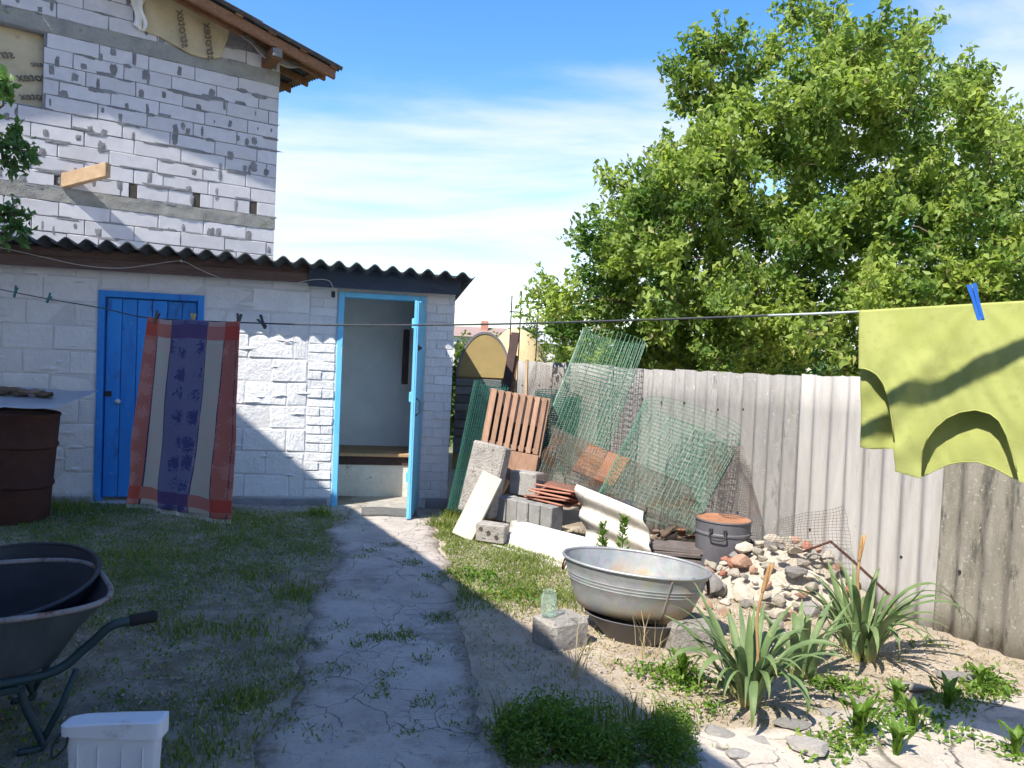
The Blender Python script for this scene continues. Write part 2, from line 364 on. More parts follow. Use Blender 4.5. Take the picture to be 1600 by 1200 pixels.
pm('line_cord_pale', (.38, .42, .44), (.48, .52, .54), 30, .7, .3, 90, .001)
pm('white_cable', (.55, .56, .58), (.62, .63, .64), 20, .5, 0, 10, .001)
pm('pin_blue', (.01, .09, .42), (.015, .12, .50), 10, .4, 0, 10, .001)
pm('pin_teal', (.01, .13, .17), (.015, .17, .22), 10, .45, 0, 10, .001)
pm('pin_dark', (.012, .02, .03), (.02, .03, .045), 10, .5, 0, 10, .001)
pm('pin_wood', (.30, .26, .10), (.38, .33, .15), 10, .6, 0, 10, .001)
pm('roof_film', (.40, .335, .20), (.52, .44, .28), 3, .55, .5, 10, .02, spots=(.30, .25, .14), spot_t=(.58, .74))
pm('white_film', (.60, .60, .58), (.72, .72, .70), 4, .5, .5, 14, .02)
pm('print_ink', (.10, .09, .06), (.14, .12, .09), 8, .8, 0, 10, .001)
pm('bark', (.10, .075, .055), (.19, .15, .115), 10, .95, .8, 40, .012, stretch=(1, 1, .3))
pm('flower_stalk', (.27, .15, .06), (.40, .25, .11), 12, .9, .6, 60, .004)
pm('door_mat', (.10, .095, .09), (.17, .16, .15), 12, .95, .8, 90, .006)
pm('tan_panel', (.28, .205, .085), (.36, .27, .12), 5, .9, .4, 30, .005)
pm('grey_slats', (.10, .105, .11), (.17, .17, .175), 6, .9, .5, 40, .005, vary=.25)
pm('straw', (.50, .38, .20), (.60, .48, .28), 14, .95, .9, 50, .02)
pm('far_roof', (.26, .18, .16), (.32, .23, .20), 3, .9, .3, 10, .01)
pm('far_wall', (.50, .48, .45), (.58, .56, .52), 3, .9, .3, 10, .01)
pm('far_roof_grey', (.34, .35, .37), (.42, .43, .45), 3, .9, .3, 10, .01)
pm('window_glass', (.03, .035, .04), (.05, .06, .07), 3, .15, 0, 10, .001)
pm('gravel_mat', (.27, .245, .215), (.44, .41, .37), 30, .95, .5, 60, .004, vary=.1)
pm('black_rubber', (.012, .013, .018), (.03, .032, .042), 6, .55, .3, 40, .004)
pm('hole_shade', (.05, .04, .035), (.09, .075, .06), 12, .95, .8, 40, .01)  # near-black colour standing for the shade inside small holes
# plants
leafmat('tree_leaf', (.085, .17, .035), (.31, .39, .085), (.44, .38, .15), .46)
leafmat('branch_leaf', (.035, .10, .03), (.10, .20, .05), None, .3)
leafmat('shrub_leaf', (.07, .13, .015), (.17, .23, .03), (.30, .26, .05), .35)
leafmat('dark_leaf', (.02, .06, .018), (.045, .10, .03), None, .3)
leafmat('weed_leaf', (.06, .14, .018), (.14, .23, .03), (.28, .26, .06), .35)
leafmat('grass_blade', (.085, .135, .025), (.20, .245, .055), (.40, .34, .17), .35)
leafmat('dry_blade', (.30, .24, .12), (.42, .35, .19), None, .2)
leafmat('far_foliage', (.05, .10, .03), (.10, .17, .05), None, .2)
def _iris():
    m, t, N, L, bs = nt('iris_leaf'); v = coords(N, L); n1 = noi(N, L, v, 5, 4)
    col = ramp(N, L, n1, [(.3, (.095, .16, .06)), (.7, (.19, .265, .095))])
    uv = N.new('ShaderNodeUVMap'); sp = N.new('ShaderNodeSeparateXYZ'); L.new(uv.outputs[0], sp.inputs[0])
    col = mixc(N, L, maprange(N, L, sp.outputs[1], .16, .02), col, (.40, .38, .15)); col = mixc(N, L, maprange(N, L, sp.outputs[1], .90, 1.0, 0, .8), col, (.42, .33, .14)); col = mixc(N, L, maprange(N, L, noi(N, L, v, 26, 4, .7), .56, .7, 0, .5), col, (.30, .36, .13))
    wv = N.new('ShaderNodeTexWave'); wv.inputs['Scale'].default_value = 6; L.new(uv.outputs[0], wv.inputs['Vector']); add_bump(N, L, bs, wv.outputs[0], .3, .002)
    L.new(col, bs.inputs['Base Color']); bs.inputs['Roughness'].default_value = .5
    tr = N.new('ShaderNodeBsdfTranslucent'); L.new(col, tr.inputs[0]); ms = N.new('ShaderNodeMixShader'); ms.inputs[0].default_value = .25
    L.new(bs.outputs[0], ms.inputs[1]); L.new(tr.outputs[0], ms.inputs[2]); L.new(ms.outputs[0], N['Material Output'].inputs[0]); return m
DEFS['iris_leaf'] = _iris
def _towel():
    m, t, N, L, bs = nt('towel_cloth'); uv = N.new('ShaderNodeUVMap'); sp = N.new('ShaderNodeSeparateXYZ'); L.new(uv.outputs[0], sp.inputs[0])
    RED, BEI, BLU, WHT = (.48, .18, .15), (.54, .52, .47), (.19, .20, .34), (.58, .56, .55)
    DK = (.10, .06, .12)
    base = ramp(N, L, sp.outputs[0], [(0, RED), (.125, DK), (.133, BEI), (.285, DK), (.292, BLU), (.672, DK), (.680, BEI), (.845, DK), (.853, RED), (.96, DK), (.968, RED)], 'CONSTANT')
    # woven flower motifs on the blue stripe
    mp = N.new('ShaderNodeMapping'); mp.inputs['Scale'].default_value = (5.2, 8.5, 1); L.new(uv.outputs[0], mp.inputs[0])
    vo = N.new('ShaderNodeTexVoronoi'); vo.inputs['Scale'].default_value = 1.0; vo.inputs['Randomness'].default_value = .35; L.new(mp.outputs[0], vo.inputs['Vector'])
    nz = noi(N, L, mp.outputs[0], 5.5, 2, .5, 1.5)
    ad = N.new('ShaderNodeMath'); ad.operation = 'MULTIPLY_ADD'; L.new(nz, ad.inputs[0]); ad.inputs[1].default_value = .9; L.new(vo.outputs['Distance'], ad.inputs[2])
    mot = maprange(N, L, ad.outputs[0], .84, .74)
    inb = N.new('ShaderNodeMath'); inb.operation = 'COMPARE'; L.new(sp.outputs[0], inb.inputs[0]); inb.inputs[1].default_value = .475; inb.inputs[2].default_value = .185
    mm = N.new('ShaderNodeMath'); mm.operation = 'MULTIPLY'; L.new(mot, mm.inputs[0]); L.new(inb.outputs[0], mm.inputs[1])
    col = mixc(N, L, mm.outputs[0], base, (.085, .09, .24))
    inv = N.new('ShaderNodeMath'); inv.operation = 'MULTIPLY'; inv.inputs[1].default_value = .3; L.new(mot, inv.inputs[0])
    col = mixc(N, L, inv.outputs[0], col, mixc(N, L, inb.outputs[0], (.66, .44, .40), (.085, .09, .24)))
    # cross bands at both ends: red over the pale stripes, violet over the blue one
    band = ramp(N, L, sp.outputs[1], [(0, (0, 0, 0)), (.03, (1, 1, 1)), (.095, (0, 0, 0)), (.905, (1, 1, 1)), (.975, (.4, .4, .4))], 'CONSTANT')
    bc = ramp(N, L, sp.outputs[0], [(0, (.52, .11, .08)), (.12, (.52, .21, .17)), (.285, (.13, .09, .22)), (.675, (.50, .22, .20)), (.85, (.52, .10, .08))], 'CONSTANT')
    col = mixc(N, L, band, col, bc)
    L.new(col, bs.inputs['Base Color']); bs.inputs['Roughness'].default_value = .95; bs.inputs['Specular IOR Level'].default_value = .1
    mp2 = N.new('ShaderNodeMapping'); mp2.inputs['Scale'].default_value = (160, 240, 1); L.new(uv.outputs[0], mp2.inputs[0])
    ck = N.new('ShaderNodeTexChecker'); ck.inputs['Scale'].default_value = 1; L.new(mp2.outputs[0], ck.inputs[0]); add_bump(N, L, bs, ck.outputs[1], .4, .001)
    tr = N.new('ShaderNodeBsdfTranslucent'); L.new(col, tr.inputs[0]); ms = N.new('ShaderNodeMixShader'); ms.inputs[0].default_value = .25
    L.new(bs.outputs[0], ms.inputs[1]); L.new(tr.outputs[0], ms.inputs[2]); L.new(ms.outputs[0], N['Material Output'].inputs[0]); return m
DEFS['towel_cloth'] = _towel
def _shirt():
    m, t, N, L, bs = nt('lime_cotton'); v = coords(N, L, rnd=False); n1 = noi(N, L, v, 9, 6)
    col = ramp(N, L, n1, [(.3, (.42, .46, .14)), (.7, (.50, .53, .19))]); L.new(col, bs.inputs['Base Color']); bs.inputs['Roughness'].default_value = .95; bs.inputs['Specular IOR Level'].default_value = .1
    col2 = mixc(N, L, maprange(N, L, noi(N, L, v, 38, 6, .75), .5, .68, 0, .45), col, (.34, .36, .11)); L.new(col2, bs.inputs['Base Color'])
    b1 = add_bump(N, L, bs, noi(N, L, v, 300, 3), .35, .0015)
    tr = N.new('ShaderNodeBsdfTranslucent'); L.new(col, tr.inputs[0]); ms = N.new('ShaderNodeMixShader'); ms.inputs[0].default_value = .32
    L.new(bs.outputs[0], ms.inputs[1]); L.new(tr.outputs[0], ms.inputs[2]); L.new(ms.outputs[0], N['Material Output'].inputs[0]); return m
DEFS['lime_cotton'] = _shirt
def _zinc():
    m, t, N, L, bs = nt('galvanised'); v = coords(N, L, rnd=False); n1 = noi(N, L, v, 7, 8, .65)
    vo = N.new('ShaderNodeTexVoronoi'); vo.inputs['Scale'].default_value = 38; L.new(v, vo.inputs['Vector'])
    col = ramp(N, L, n1, [(.3, (.29, .30, .305)), (.7, (.42, .435, .43))]); col = mixc(N, L, .06, col, vo.outputs['Color'], 'OVERLAY')
    tc = N.new('ShaderNodeTexCoord'); sp = N.new('ShaderNodeSeparateXYZ'); L.new(tc.outputs['Object'], sp.inputs[0])
    n2 = noi(N, L, v, 3.5, 8, .7); lo = maprange(N, L, sp.outputs[2], .12, -.02)
    a = N.new('ShaderNodeMath'); a.operation = 'MULTIPLY_ADD'; L.new(lo, a.inputs[0]); a.inputs[1].default_value = .22; L.new(n2, a.inputs[2])
    col = mixc(N, L, maprange(N, L, a.outputs[0], .50, .72, 0, .85), col, (.36, .25, .13)); L.new(col, bs.inputs['Base Color'])
    bs.inputs['Metallic'].default_value = .55; L.new(maprange(N, L, n1, .2, .8, .42, .62), bs.inputs['Roughness']); add_bump(N, L, bs, noi(N, L, v, 16, 4), .25, .006); return m
DEFS['galvanised'] = _zinc
def _glass():
    m, t, N, L, bs = nt('jar_glass'); bs.inputs['Base Color'].default_value = (.70, .78, .72, 1); bs.inputs['Roughness'].default_value = .06
    tr = N.new('ShaderNodeBsdfTransparent'); tr.inputs[0].default_value = (.93, .97, .94, 1); ms = N.new('ShaderNodeMixShader'); lw = N.new('ShaderNodeLayerWeight'); lw.inputs[0].default_value = .25
    L.new(maprange(N, L, lw.outputs['Facing'], .1, 1, .10, .75), ms.inputs[0]); L.new(tr.outputs[0], ms.inputs[1]); L.new(bs.outputs[0], ms.inputs[2]); L.new(ms.outputs[0], N['Material Output'].inputs[0]); return m
DEFS['jar_glass'] = _glass
def _soil():
    m, t, N, L, bs = nt('soil'); tc = N.new('ShaderNodeTexCoord'); v = tc.outputs['Object']
    big = noi(N, L, v, .9, 6); mid = noi(N, L, v, 5, 8, .7); fine = noi(N, L, v, 60, 6, .7)
    col = ramp(N, L, mid, [(.3, (.38, .305, .23)), (.55, (.54, .45, .345)), (.75, (.64, .55, .44))])
    col = mixc(N, L, maprange(N, L, big, .54, .70, 0, .45), col, (.30, .25, .17))
    col = mixc(N, L, maprange(N, L, noi(N, L, v, 11, 8, .7), .62, .72, 0, .6), col, (.14, .16, .06))
    vo = N.new('ShaderNodeTexVoronoi'); vo.inputs['Scale'].default_value = 85; L.new(v, vo.inputs['Vector'])
    col = mixc(N, L, maprange(N, L, vo.outputs['Distance'], .22, .12, 0, .5), col, (.46, .43, .39))
    sp = N.new('ShaderNodeSeparateXYZ'); L.new(v, sp.inputs[0])
    col = mixc(N, L, maprange(N, L, sp.outputs[0], -.7, -1.3, 0, .72), col, mixc(N, L, maprange(N, L, mid, .4, .62), (.19, .165, .125), (.36, .315, .255)))   # darker humus under the lawn
    # garden and meadow beyond the yard
    col = mixc(N, L, maprange(N, L, sp.outputs[1], 10, 14), col, (.08, .13, .03))
    L.new(col, bs.inputs['Base Color']); bs.inputs['Roughness'].default_value = .97; bs.inputs['Specular IOR Level'].default_value = .15
    ad = N.new('ShaderNodeMath'); ad.operation = 'MULTIPLY_ADD'; L.new(mid, ad.inputs[0]); ad.inputs[1].default_value = 1.6; L.new(fine, ad.inputs[2]); add_bump(N, L, bs, ad.outputs[0], .9, .028); return m
DEFS['soil'] = _soil
def _path(nm, c, crack=True, sc=2.6, edge=False):
    def mk():
        m, t, N, L, bs = nt(nm); tc = N.new('ShaderNodeTexCoord'); v = tc.outputs['Object']
        mid = noi(N, L, v, 3.5, 8, .7); fine = noi(N, L, v, 45, 7, .75)
        col = ramp(N, L, mid, [(.3, tuple(x * .74 for x in c)), (.5, c), (.72, tuple(min(1, x * 1.18) for x in c))])
        col = mixc(N, L, maprange(N, L, fine, .54, .70, 0, .65), col, tuple(x * .45 for x in c)); col = mixc(N, L, maprange(N, L, noi(N, L, v, 150, 3, .7), .60, .70, 0, .5), col, tuple(min(1, x * 1.35) for x in c))
        col = mixc(N, L, maprange(N, L, noi(N, L, v, 1.7, 9, .75), .52, .64, 0, .6), col, (.20, .17, .13)); col = mixc(N, L, maprange(N, L, noi(N, L, v, .8, 6, .6), .42, .62, 0, .35), col, tuple(x * .62 for x in c))
        h = fine
        if edge:                                   # earth trodden over the crumbling margins
            uv = N.new('ShaderNodeUVMap'); sx = N.new('ShaderNodeSeparateXYZ'); L.new(uv.outputs[0], sx.inputs[0]); pp = N.new('ShaderNodeMath'); pp.operation = 'PINGPONG'; pp.inputs[1].default_value = .5; L.new(sx.outputs[0], pp.inputs[0])
            ed = N.new('ShaderNodeMath'); ed.operation = 'MULTIPLY_ADD'; L.new(noi(N, L, v, 7, 8, .75), ed.inputs[0]); ed.inputs[1].default_value = -.42; L.new(pp.outputs[0], ed.inputs[2])
            col = mixc(N, L, maprange(N, L, ed.outputs[0], -.04, -.20, 0, 1), col, mixc(N, L, maprange(N, L, fine, .4, .6), (.16, .135, .10), (.30, .255, .205)))
        if crack:
            nv = N.new('ShaderNodeTexNoise'); nv.inputs['Scale'].default_value = 3; nv.inputs['Detail'].default_value = 5; L.new(v, nv.inputs['Vector'])
            va = N.new('ShaderNodeVectorMath'); va.operation = 'MULTIPLY_ADD'; L.new(nv.outputs['Color'], va.inputs[0]); va.inputs[1].default_value = (.38, .38, 0); L.new(v, va.inputs[2])
            fl = N.new('ShaderNodeMapping'); fl.inputs['Scale'].default_value = (1, 1, 0); L.new(va.outputs[0], fl.inputs[0])
            ck = None
            for s_, w_ in ((sc, .011), (sc * 2.7, .016)):
                vo = N.new('ShaderNodeTexVoronoi'); vo.feature = 'DISTANCE_TO_EDGE'; vo.inputs['Scale'].default_value = s_; L.new(fl.outputs[0], vo.inputs['Vector'])
                e = maprange(N, L, vo.outputs['Distance'], w_, 0)
                if ck is None: ck = e
                else:
                    g = N.new('ShaderNodeMath'); g.operation = 'MULTIPLY'; L.new(e, g.inputs[0]); L.new(maprange(N, L, noi(N, L, v, 2.2, 4), .48, .60), g.inputs[1])
                    x_ = N.new('ShaderNodeMath'); x_.operation = 'MAXIMUM'; L.new(ck, x_.inputs[0]); L.new(g.outputs[0], x_.inputs[1]); ck = x_.outputs[0]
            g = N.new('ShaderNodeMath'); g.operation = 'MULTIPLY'; L.new(ck, g.inputs[0]); L.new(maprange(N, L, noi(N, L, v, 1.6, 5), .38, .56, 0, .85), g.inputs[1]); ck = g.outputs[0]
            col = mixc(N, L, ck, col, (.10, .09, .075))
            s_ = N.new('ShaderNodeMath'); s_.operation = 'MULTIPLY_ADD'; L.new(ck, s_.inputs[0]); s_.inputs[1].default_value = -1.2; L.new(fine, s_.inputs[2]); h = s_.outputs[0]
        L.new(col, bs.inputs['Base Color']); bs.inputs['Roughness'].default_value = .96; bs.inputs['Specular IOR Level'].default_value = .15
        add_bump(N, L, bs, h, .8, .016); return m
    DEFS[nm] = mk
_path('path_concrete', (.47, .42, .375), True, 3.0, True)
_path('apron_concrete', (.58, .51, .43), True, 1.1)

# ================================================================== GROUND
def axis(c0, c1, step, far):
    a = list(np.arange(c0, c1 + 1e-6, step)); s_ = step; lo, hi = [c0], [c1]
    while hi[-1] < far: s_ *= 1.35; hi.append(hi[-1] + s_); lo.append(lo[-1] - s_)
    return np.array(lo[:0:-1] + a + hi[1:])
XS, YS = axis(-5.2, 4.2, .075, 900), axis(-0.5, 10.5, .075, 900)
V = np.array([(x, y, gz(x, y) if abs(x) < 30 and abs(y) < 40 else 0) for x in XS for y in YS]); ny = len(YS)
ii, jj = np.meshgrid(np.arange(len(XS) - 1), np.arange(ny - 1), indexing='ij'); k_ = (ii * ny + jj).ravel()
gme = np_mesh('ground', V, np.stack([k_, k_ + ny, k_ + ny + 1, k_ + 1], 1), 'soil')
gme.polygons.foreach_set('use_smooth', [True] * len(gme.polygons))
props(mesh_obj('ground', gme), 'sandy trodden earth of the yard', None, None, 'structure')

# cracked path from the shed door to the viewer: crumbling edges
PL = [(-1.50, 7.42), (-1.46, 6.9), (-1.50, 6.35), (-1.22, 5.6), (-1.18, 5.0), (-1.12, 4.4), (-.98, 3.7), (-.90, 3.1), (-.86, 2.6), (-.72, 1.6), (-.6, .3)]
PR = [(-.70, 7.5), (-.62, 6.9), (-.56, 6.4), (-.42, 5.6), (-.33, 5.0), (-.25, 4.4), (-.12, 3.7), (-.03, 3.1), (.06, 2.6), (.2, 1.6), (.35, .3)]
def interp(P, y):
    ys = [p[1] for p in P][::-1]; xs = [p[0] for p in P][::-1]; return float(np.interp(y, ys, xs))
def pathf(u, v):
    y = 7.45 - v * 7.1; e = .09 * noise.noise((0, y * 2.3, 5)) + .05 * noise.noise((0, y * 7, 9)); e2 = .09 * noise.noise((4, y * 2.1, 5)) + .05 * noise.noise((4, y * 7, 9))
    x0, x1 = interp(PL, y) + e, interp(PR, y) + e2; x = x0 + (x1 - x0) * u
    edge = min(u, 1 - u); return (x, y, gz(x, y) - .016 + .034 * sm(0, .05, edge) + .013 * noise.noise((x * 3, y * 3, 7)) + .007 * noise.noise((x * 9, y * 9, 17)))
mb = MB().grid(pathf, 48, 260)
o = solo(mb, 'path', 'path_concrete', 'cracked grey concrete path leading to the shed door', None, (0, 0, 0), kind='structure', smooth=True)
# pale worn apron at the right front, with flat stones set in its edge
def apf(u, v):
    x = 0.42 + u * 3.6; y0 = 0.6; y1 = 3.22 + .36 * max(0, x - .95) + .10 * noise.noise((x * 2.2, 1, 1)) + .04 * noise.noise((x * 8, 2, 1)) - .35 * max(0, .9 - x)
    y = y0 + (y1 - y0) * v; return (x, y, gz(x, y) - .02 + .036 * sm(0, .06, 1 - v) * sm(0, .04, u) + .012 * noise.noise((x * 2.5, y * 2.5, 11)))
mb = MB().grid(apf, 60, 40); mb.uv = None
apron = solo(mb, 'paved_edge', 'apron_concrete', 'pale broken paving along the front of the yard', None, (0, 0, 0), kind='structure', smooth=True)

def stone_mesh(seed, flat=1.0, sub=2):
    random.seed(seed); bm = bmesh.new(); bmesh.ops.create_icosphere(bm, subdivisions=sub, radius=1)
    pl = [(Vector([random.gauss(0, 1) for _ in range(3)]).normalized(), random.uniform(.34, .66)) for _ in range(14)]
    for v in bm.verts:
        for n_, d in pl:
            e = v.co.dot(n_) - d
            if e > 0: v.co -= n_ * e * .92
        v.co *= 1 + .10 * noise.noise(v.co * 2.3 + Vector((seed * 3.1, 0, 0))); v.co.z *= flat
    me = bpy.data.meshes.new('stone'); bm.to_mesh(me); bm.free(); return me
SV = [stone_mesh(100 + i) for i in range(8)]
SVM = {}
def svm(i, mat):
    k = (i % len(SV), mat)
    if k not in SVM: m_ = SV[k[0]].copy(); m_.materials.append(M_(mat)); SVM[k] = m_
    return SVM[k]
def stoneM(p, s, rz=None, tilt=.3):
    return Matrix.Translation(p) @ Matrix.Rotation(random.uniform(0, 6.28) if rz is None else rz, 4, 'Z') @ Matrix.Rotation(random.uniform(-tilt, tilt), 4, 'X') @ Matrix.Diagonal((*s, 1))
random.seed(3)
for i, (px, py, w_, d_, mt) in enumerate([(1120, 1150, .10, .07, 'path_stone'), (1185, 1160, .08, .05, 'path_stone'), (1235, 1135, .13, .07, 'stone_grey'), (1290, 1120, .07, .06, 'path_stone'),
        (1262, 1178, .15, .09, 'path_stone'), (1150, 1185, .09, .06, 'path_stone'), (1330, 1100, .12, .07, 'stone_pale'), (1410, 1075, .16, .09, 'stone_pale'), (1490, 1060, .18, .06, 'stone_grey'), (1080, 1185, .10, .06, 'path_stone'), (1060, 1165, .09, .05, 'path_stone'), (1390, 1115, .10, .07, 'path_stone')]):
    p = gnd(px, py); p.z = gz(p.x, p.y) + (.02 if i != 4 else .035)
    piece('stone', svm(i, mt), apron, stoneM(p, (w_, d_, .022 if i != 4 else .055), random.uniform(-.4, .4), .04))

# ================================================================== DWELLING that shades the yard (outside the frame, left)
DW = Frame((-3.55, 4.93), (.466, -.885))          # x along its eave towards the viewer; n = away to the left
E_Z, PIT, HW, LEN = 4.0, 1.08, 4.8, 12.0
if DW.n.dot(Vector((-1, 0, 0))) > 0: ofs = 1
else: ofs = -1
def dwp(a, l, z): return DW.o + DW.x * a + DW.n * (ofs * l) + Vector((0, 0, z))
dw = thing('dwelling', 'tall whitewashed house with steep grey roof beside the wheelbarrow, its shade on the yard', 'house', dwp(0, 0, 0))
mb = MB()
w0, w1, g0, g1 = .42, 2 * HW - .42, .38, LEN - .4
vs_ = []
for a in (g0, g1): vs_ += [dwp(a, w0, -.1), dwp(a, w1, -.1), dwp(a, w1, E_Z + .42 * PIT - .2), dwp(a, HW, E_Z + HW * PIT - .2), dwp(a, w0, E_Z + .42 * PIT - .2)]
mb.add(vs_, [(0, 1, 2, 3, 4), (9, 8, 7, 6, 5), (0, 4, 9, 5), (1, 6, 7, 2), (4, 3, 8, 9), (3, 2, 7, 8), (0, 5, 6, 1)])
part(mb, 'wall', 'whitewash', dw)
for sgn in (0, 1):
    mb = MB(); q = lambda a, l, dz: dwp(a, l if sgn == 0 else 2 * HW - l, E_Z + l * PIT + dz)
    mb.add([q(0, 0, 0), q(LEN, 0, 0), q(LEN, HW, 0), q(0, HW, 0), q(0, 0, -.14), q(LEN, 0, -.14), q(LEN, HW, -.14), q(0, HW, -.14)], [(0, 1, 2, 3), (7, 6, 5, 4), (0, 4, 5, 1), (1, 5, 6, 2), (2, 6, 7, 3), (3, 7, 4, 0)])
    part(mb, 'roof', 'asbestos_old', dw)
for a in (3.2, 6.4):
    fr = lambda a_, o_, z_: dwp(a_, w0 - o_, z_)
    wn_ = part(MB().box(fr, a, a + 1.1, -.03, .03, 1.1, 2.4), 'window', 'window_glass', dw)
    fb = MB()
    for q in ((a - .06, a, 1.04, 2.46), (a + 1.1, a + 1.16, 1.04, 2.46), (a, a + 1.1, 1.04, 1.1), (a, a + 1.1, 2.4, 2.46), (a + .53, a + .57, 1.1, 2.4)): fb.box(fr, q[0], q[1], -.02, .05, q[2], q[3])
    part(fb, 'frame', 'white_plastic', wn_)

# ================================================================== UNFINISHED BLOCK HOUSE
bh = thing('block_house', 'unfinished house of pale aerated blocks rising behind the shed', 'house', HO(0, 0, 0))
B1, B1T, B2, B2T = 5.408, 5.615, 3.262, 3.445
def zr(t, off=0.0): return 5.895 - .272 * t + .15 * (.6 - off)
WT0, WT1, WZ0, WZ1 = -4.25, -3.03, 4.44, 5.385
mb = MB()                                        # mortar core with the window opening, then the other walls
def core(t0, t1, z0, z1): mb.box(HO, t0, t1, -.30, -.012, z0, z1)
core(-7.6, WT0, -.1, 5.6); core(WT1, -.004, -.1, 5.6); core(WT0, WT1, -.1, WZ0); core(WT0, WT1, WZ1, 5.6)
mb.add([HO(-7.6, -.012, 5.6), HO(-.004, -.012, 5.6), HO(-.004, -.012, zr(0) - .13), HO(-4.2, -.012, zr(-4.2) - .13), HO(-7.6, -.012, zr(-.8) - .13),
        HO(-7.6, -.30, 5.6), HO(-.004, -.30, 5.6), HO(-.004, -.30, zr(0) - .13), HO(-4.2, -.30, zr(-4.2) - .13), HO(-7.6, -.30, zr(-.8) - .13)],
       [(0, 1, 2, 3, 4), (9, 8, 7, 6, 5), (1, 6, 7, 2), (2, 7, 8, 3), (3, 8, 9, 4), (4, 9, 5, 0)])
wall = part(mb, 'wall', 'mortar', bh)
mb = MB(); mb.box(HO, -.30, 0, -7.0, -.31, -.1, 5.7); mb.box(HO, -7.6, -7.3, -7.0, -.31, -.1, 5.7); mb.box(HO, -7.29, -.31, -7.0, -6.7, -.1, 5.7)
part(mb, 'side_wall', 'aerated_block', bh)
BL_, BHt = .60, .1965
random.seed(11)
def block_variant(L, H, D, b, j, mat, sd):
    random.seed(sd); m = MB().box(lambda a, o, z: Vector((a, -o, z)), -L / 2, L / 2, -D / 2, D / 2, -H / 2, H / 2, b, j); return to_mesh(m, 'block', mat, Vector())
ABV = [block_variant(.592, .187, .12, .006, .0025, 'aerated_block', 50 + i) for i in range(6)]
random.seed(12)
holes = [(-2.82, .115), (-1.949, .10), (-1.128, .10), (-.327, .10)]
def place_course(z0, h, shift, t_min=-6.2, t_max=0.0, skip=()):
    t = t_max; first = True
    while t > t_min:
        L = BL_ if not first else shift
        if random.random() < .07: L *= .62
        a0, a1 = t - L, t; first = False; t = a0
        segs = [(a0, a1)]
        for (s0, s1) in skip:
            out = []
            for (x0, x1) in segs:
                if s1 <= x0 or s0 >= x1: out.append((x0, x1))
                else:
                    if s0 - x0 > .03: out.append((x0, s0))
                    if x1 - s1 > .03: out.append((s1, x1))
            segs = out
        for (x0, x1) in segs:
            if z0 + h > zr(x1) - .16: continue
            L_ = x1 - x0; o_ = piece('block', random.choice(ABV), wall, HO.M((x0 + x1) / 2, -.06 + random.uniform(-.004, .004), z0 + h / 2 + random.uniform(-.002, .002)) @ Matrix.Rotation(random.uniform(-.004, .004), 4, 'Y') @ Matrix.Diagonal((max(.02, L_ - .010) / .592, 1, (h - .009) / .187, 1)))
smear_spots = []
z = B2T; c_ = 0
while z < B1 - .05:
    sk = []
    if c_ == 0: sk += [(t - w_ / 2, t + w_ / 2) for t, w_ in holes]
    if z + .1 > WZ0 and z < WZ1: sk += [(WT0, WT1)]
    place_course(z, BHt, (.30, .6, .45, .15)[c_ % 4], skip=sk); smear_spots.append(z); z += BHt; c_ += 1
z = B2
for c_ in range(5): z -= .199; place_course(z, .199, (.42, .12, .55, .25, .4)[c_]); smear_spots.append(z)
z = B1T
for c_ in range(5): place_course(z, .2, (.5, .2, .38, .1, .3)[c_]); smear_spots.append(z); z += .2
for (z0, z1, nm) in ((B1, B1T, 'u'), (B2, B2T, 'l')):       # cast ring beams: rough faces
    def rb(u, v, z0=z0, z1=z1):
        t = -6.2 + u * 6.2; zz = z0 + v * (z1 - z0) + (.016 * noise.noise((t * 5, z0, v * 3)) if 0 < v < 1 or v == 1 else .012 * noise.noise((t * 6, z0, 2)))
        return HO(t, .004 + .012 * noise.noise((t * 9, zz * 9, 1)) + .006 * noise.noise((t * 30, zz * 30, 1)), zz)
    m = MB().grid(rb, 150, 6); m.uv = None
    m.box(HO, -6.2, -.002, -.29, -.011, z0 + .003, z1 - .003); part(m, 'ring_beam', 'ring_concrete', bh, smooth=True)
random.seed(5)
def smear(t, z, w, h, n=19):
    m = MB(); c = HO(t, .0045 + random.uniform(0, .003), z); P = []
    for k in range(n):
        a = 2 * math.pi * k / n; r = random.uniform(.72, 1.16); ca, sa = math.cos(a), math.sin(a); P.append((t + abs(ca) ** .6 * (1 if ca > 0 else -1) * w * r, z + abs(sa) ** .6 * (1 if sa > 0 else -1) * h * r))
    m.add([c] + [HO(x, .0015, y) for x, y in P], [(0, k + 1, (k + 1) % n + 1) for k in range(n)]); part(m, 'mortar_smear', 'mortar', wall)
for i in range(330):
    z = random.choice(smear_spots); t = random.uniform(-4.0, -.05)
    if WT0 - .1 < t < WT1 + .05 and WZ0 - .05 < z < WZ1: continue
    if z > zr(t) - .25: continue
    if random.random() < .5: smear(t, z + random.uniform(-.02, .02), random.uniform(.05, .24), random.uniform(.010, .034))
    else: smear(t, z + random.uniform(.02, .14), random.uniform(.018, .05), random.uniform(.04, .10))
for t, w_ in holes[1:]:                                       # dark plates stand for the shade inside empty joist pockets
    mb = MB(); mb.box(HO, t - w_ / 2, t + w_ / 2, -.0115, -.009, B2T, B2T + BHt); part(mb, 'pocket_shade', 'hole_shade', wall)
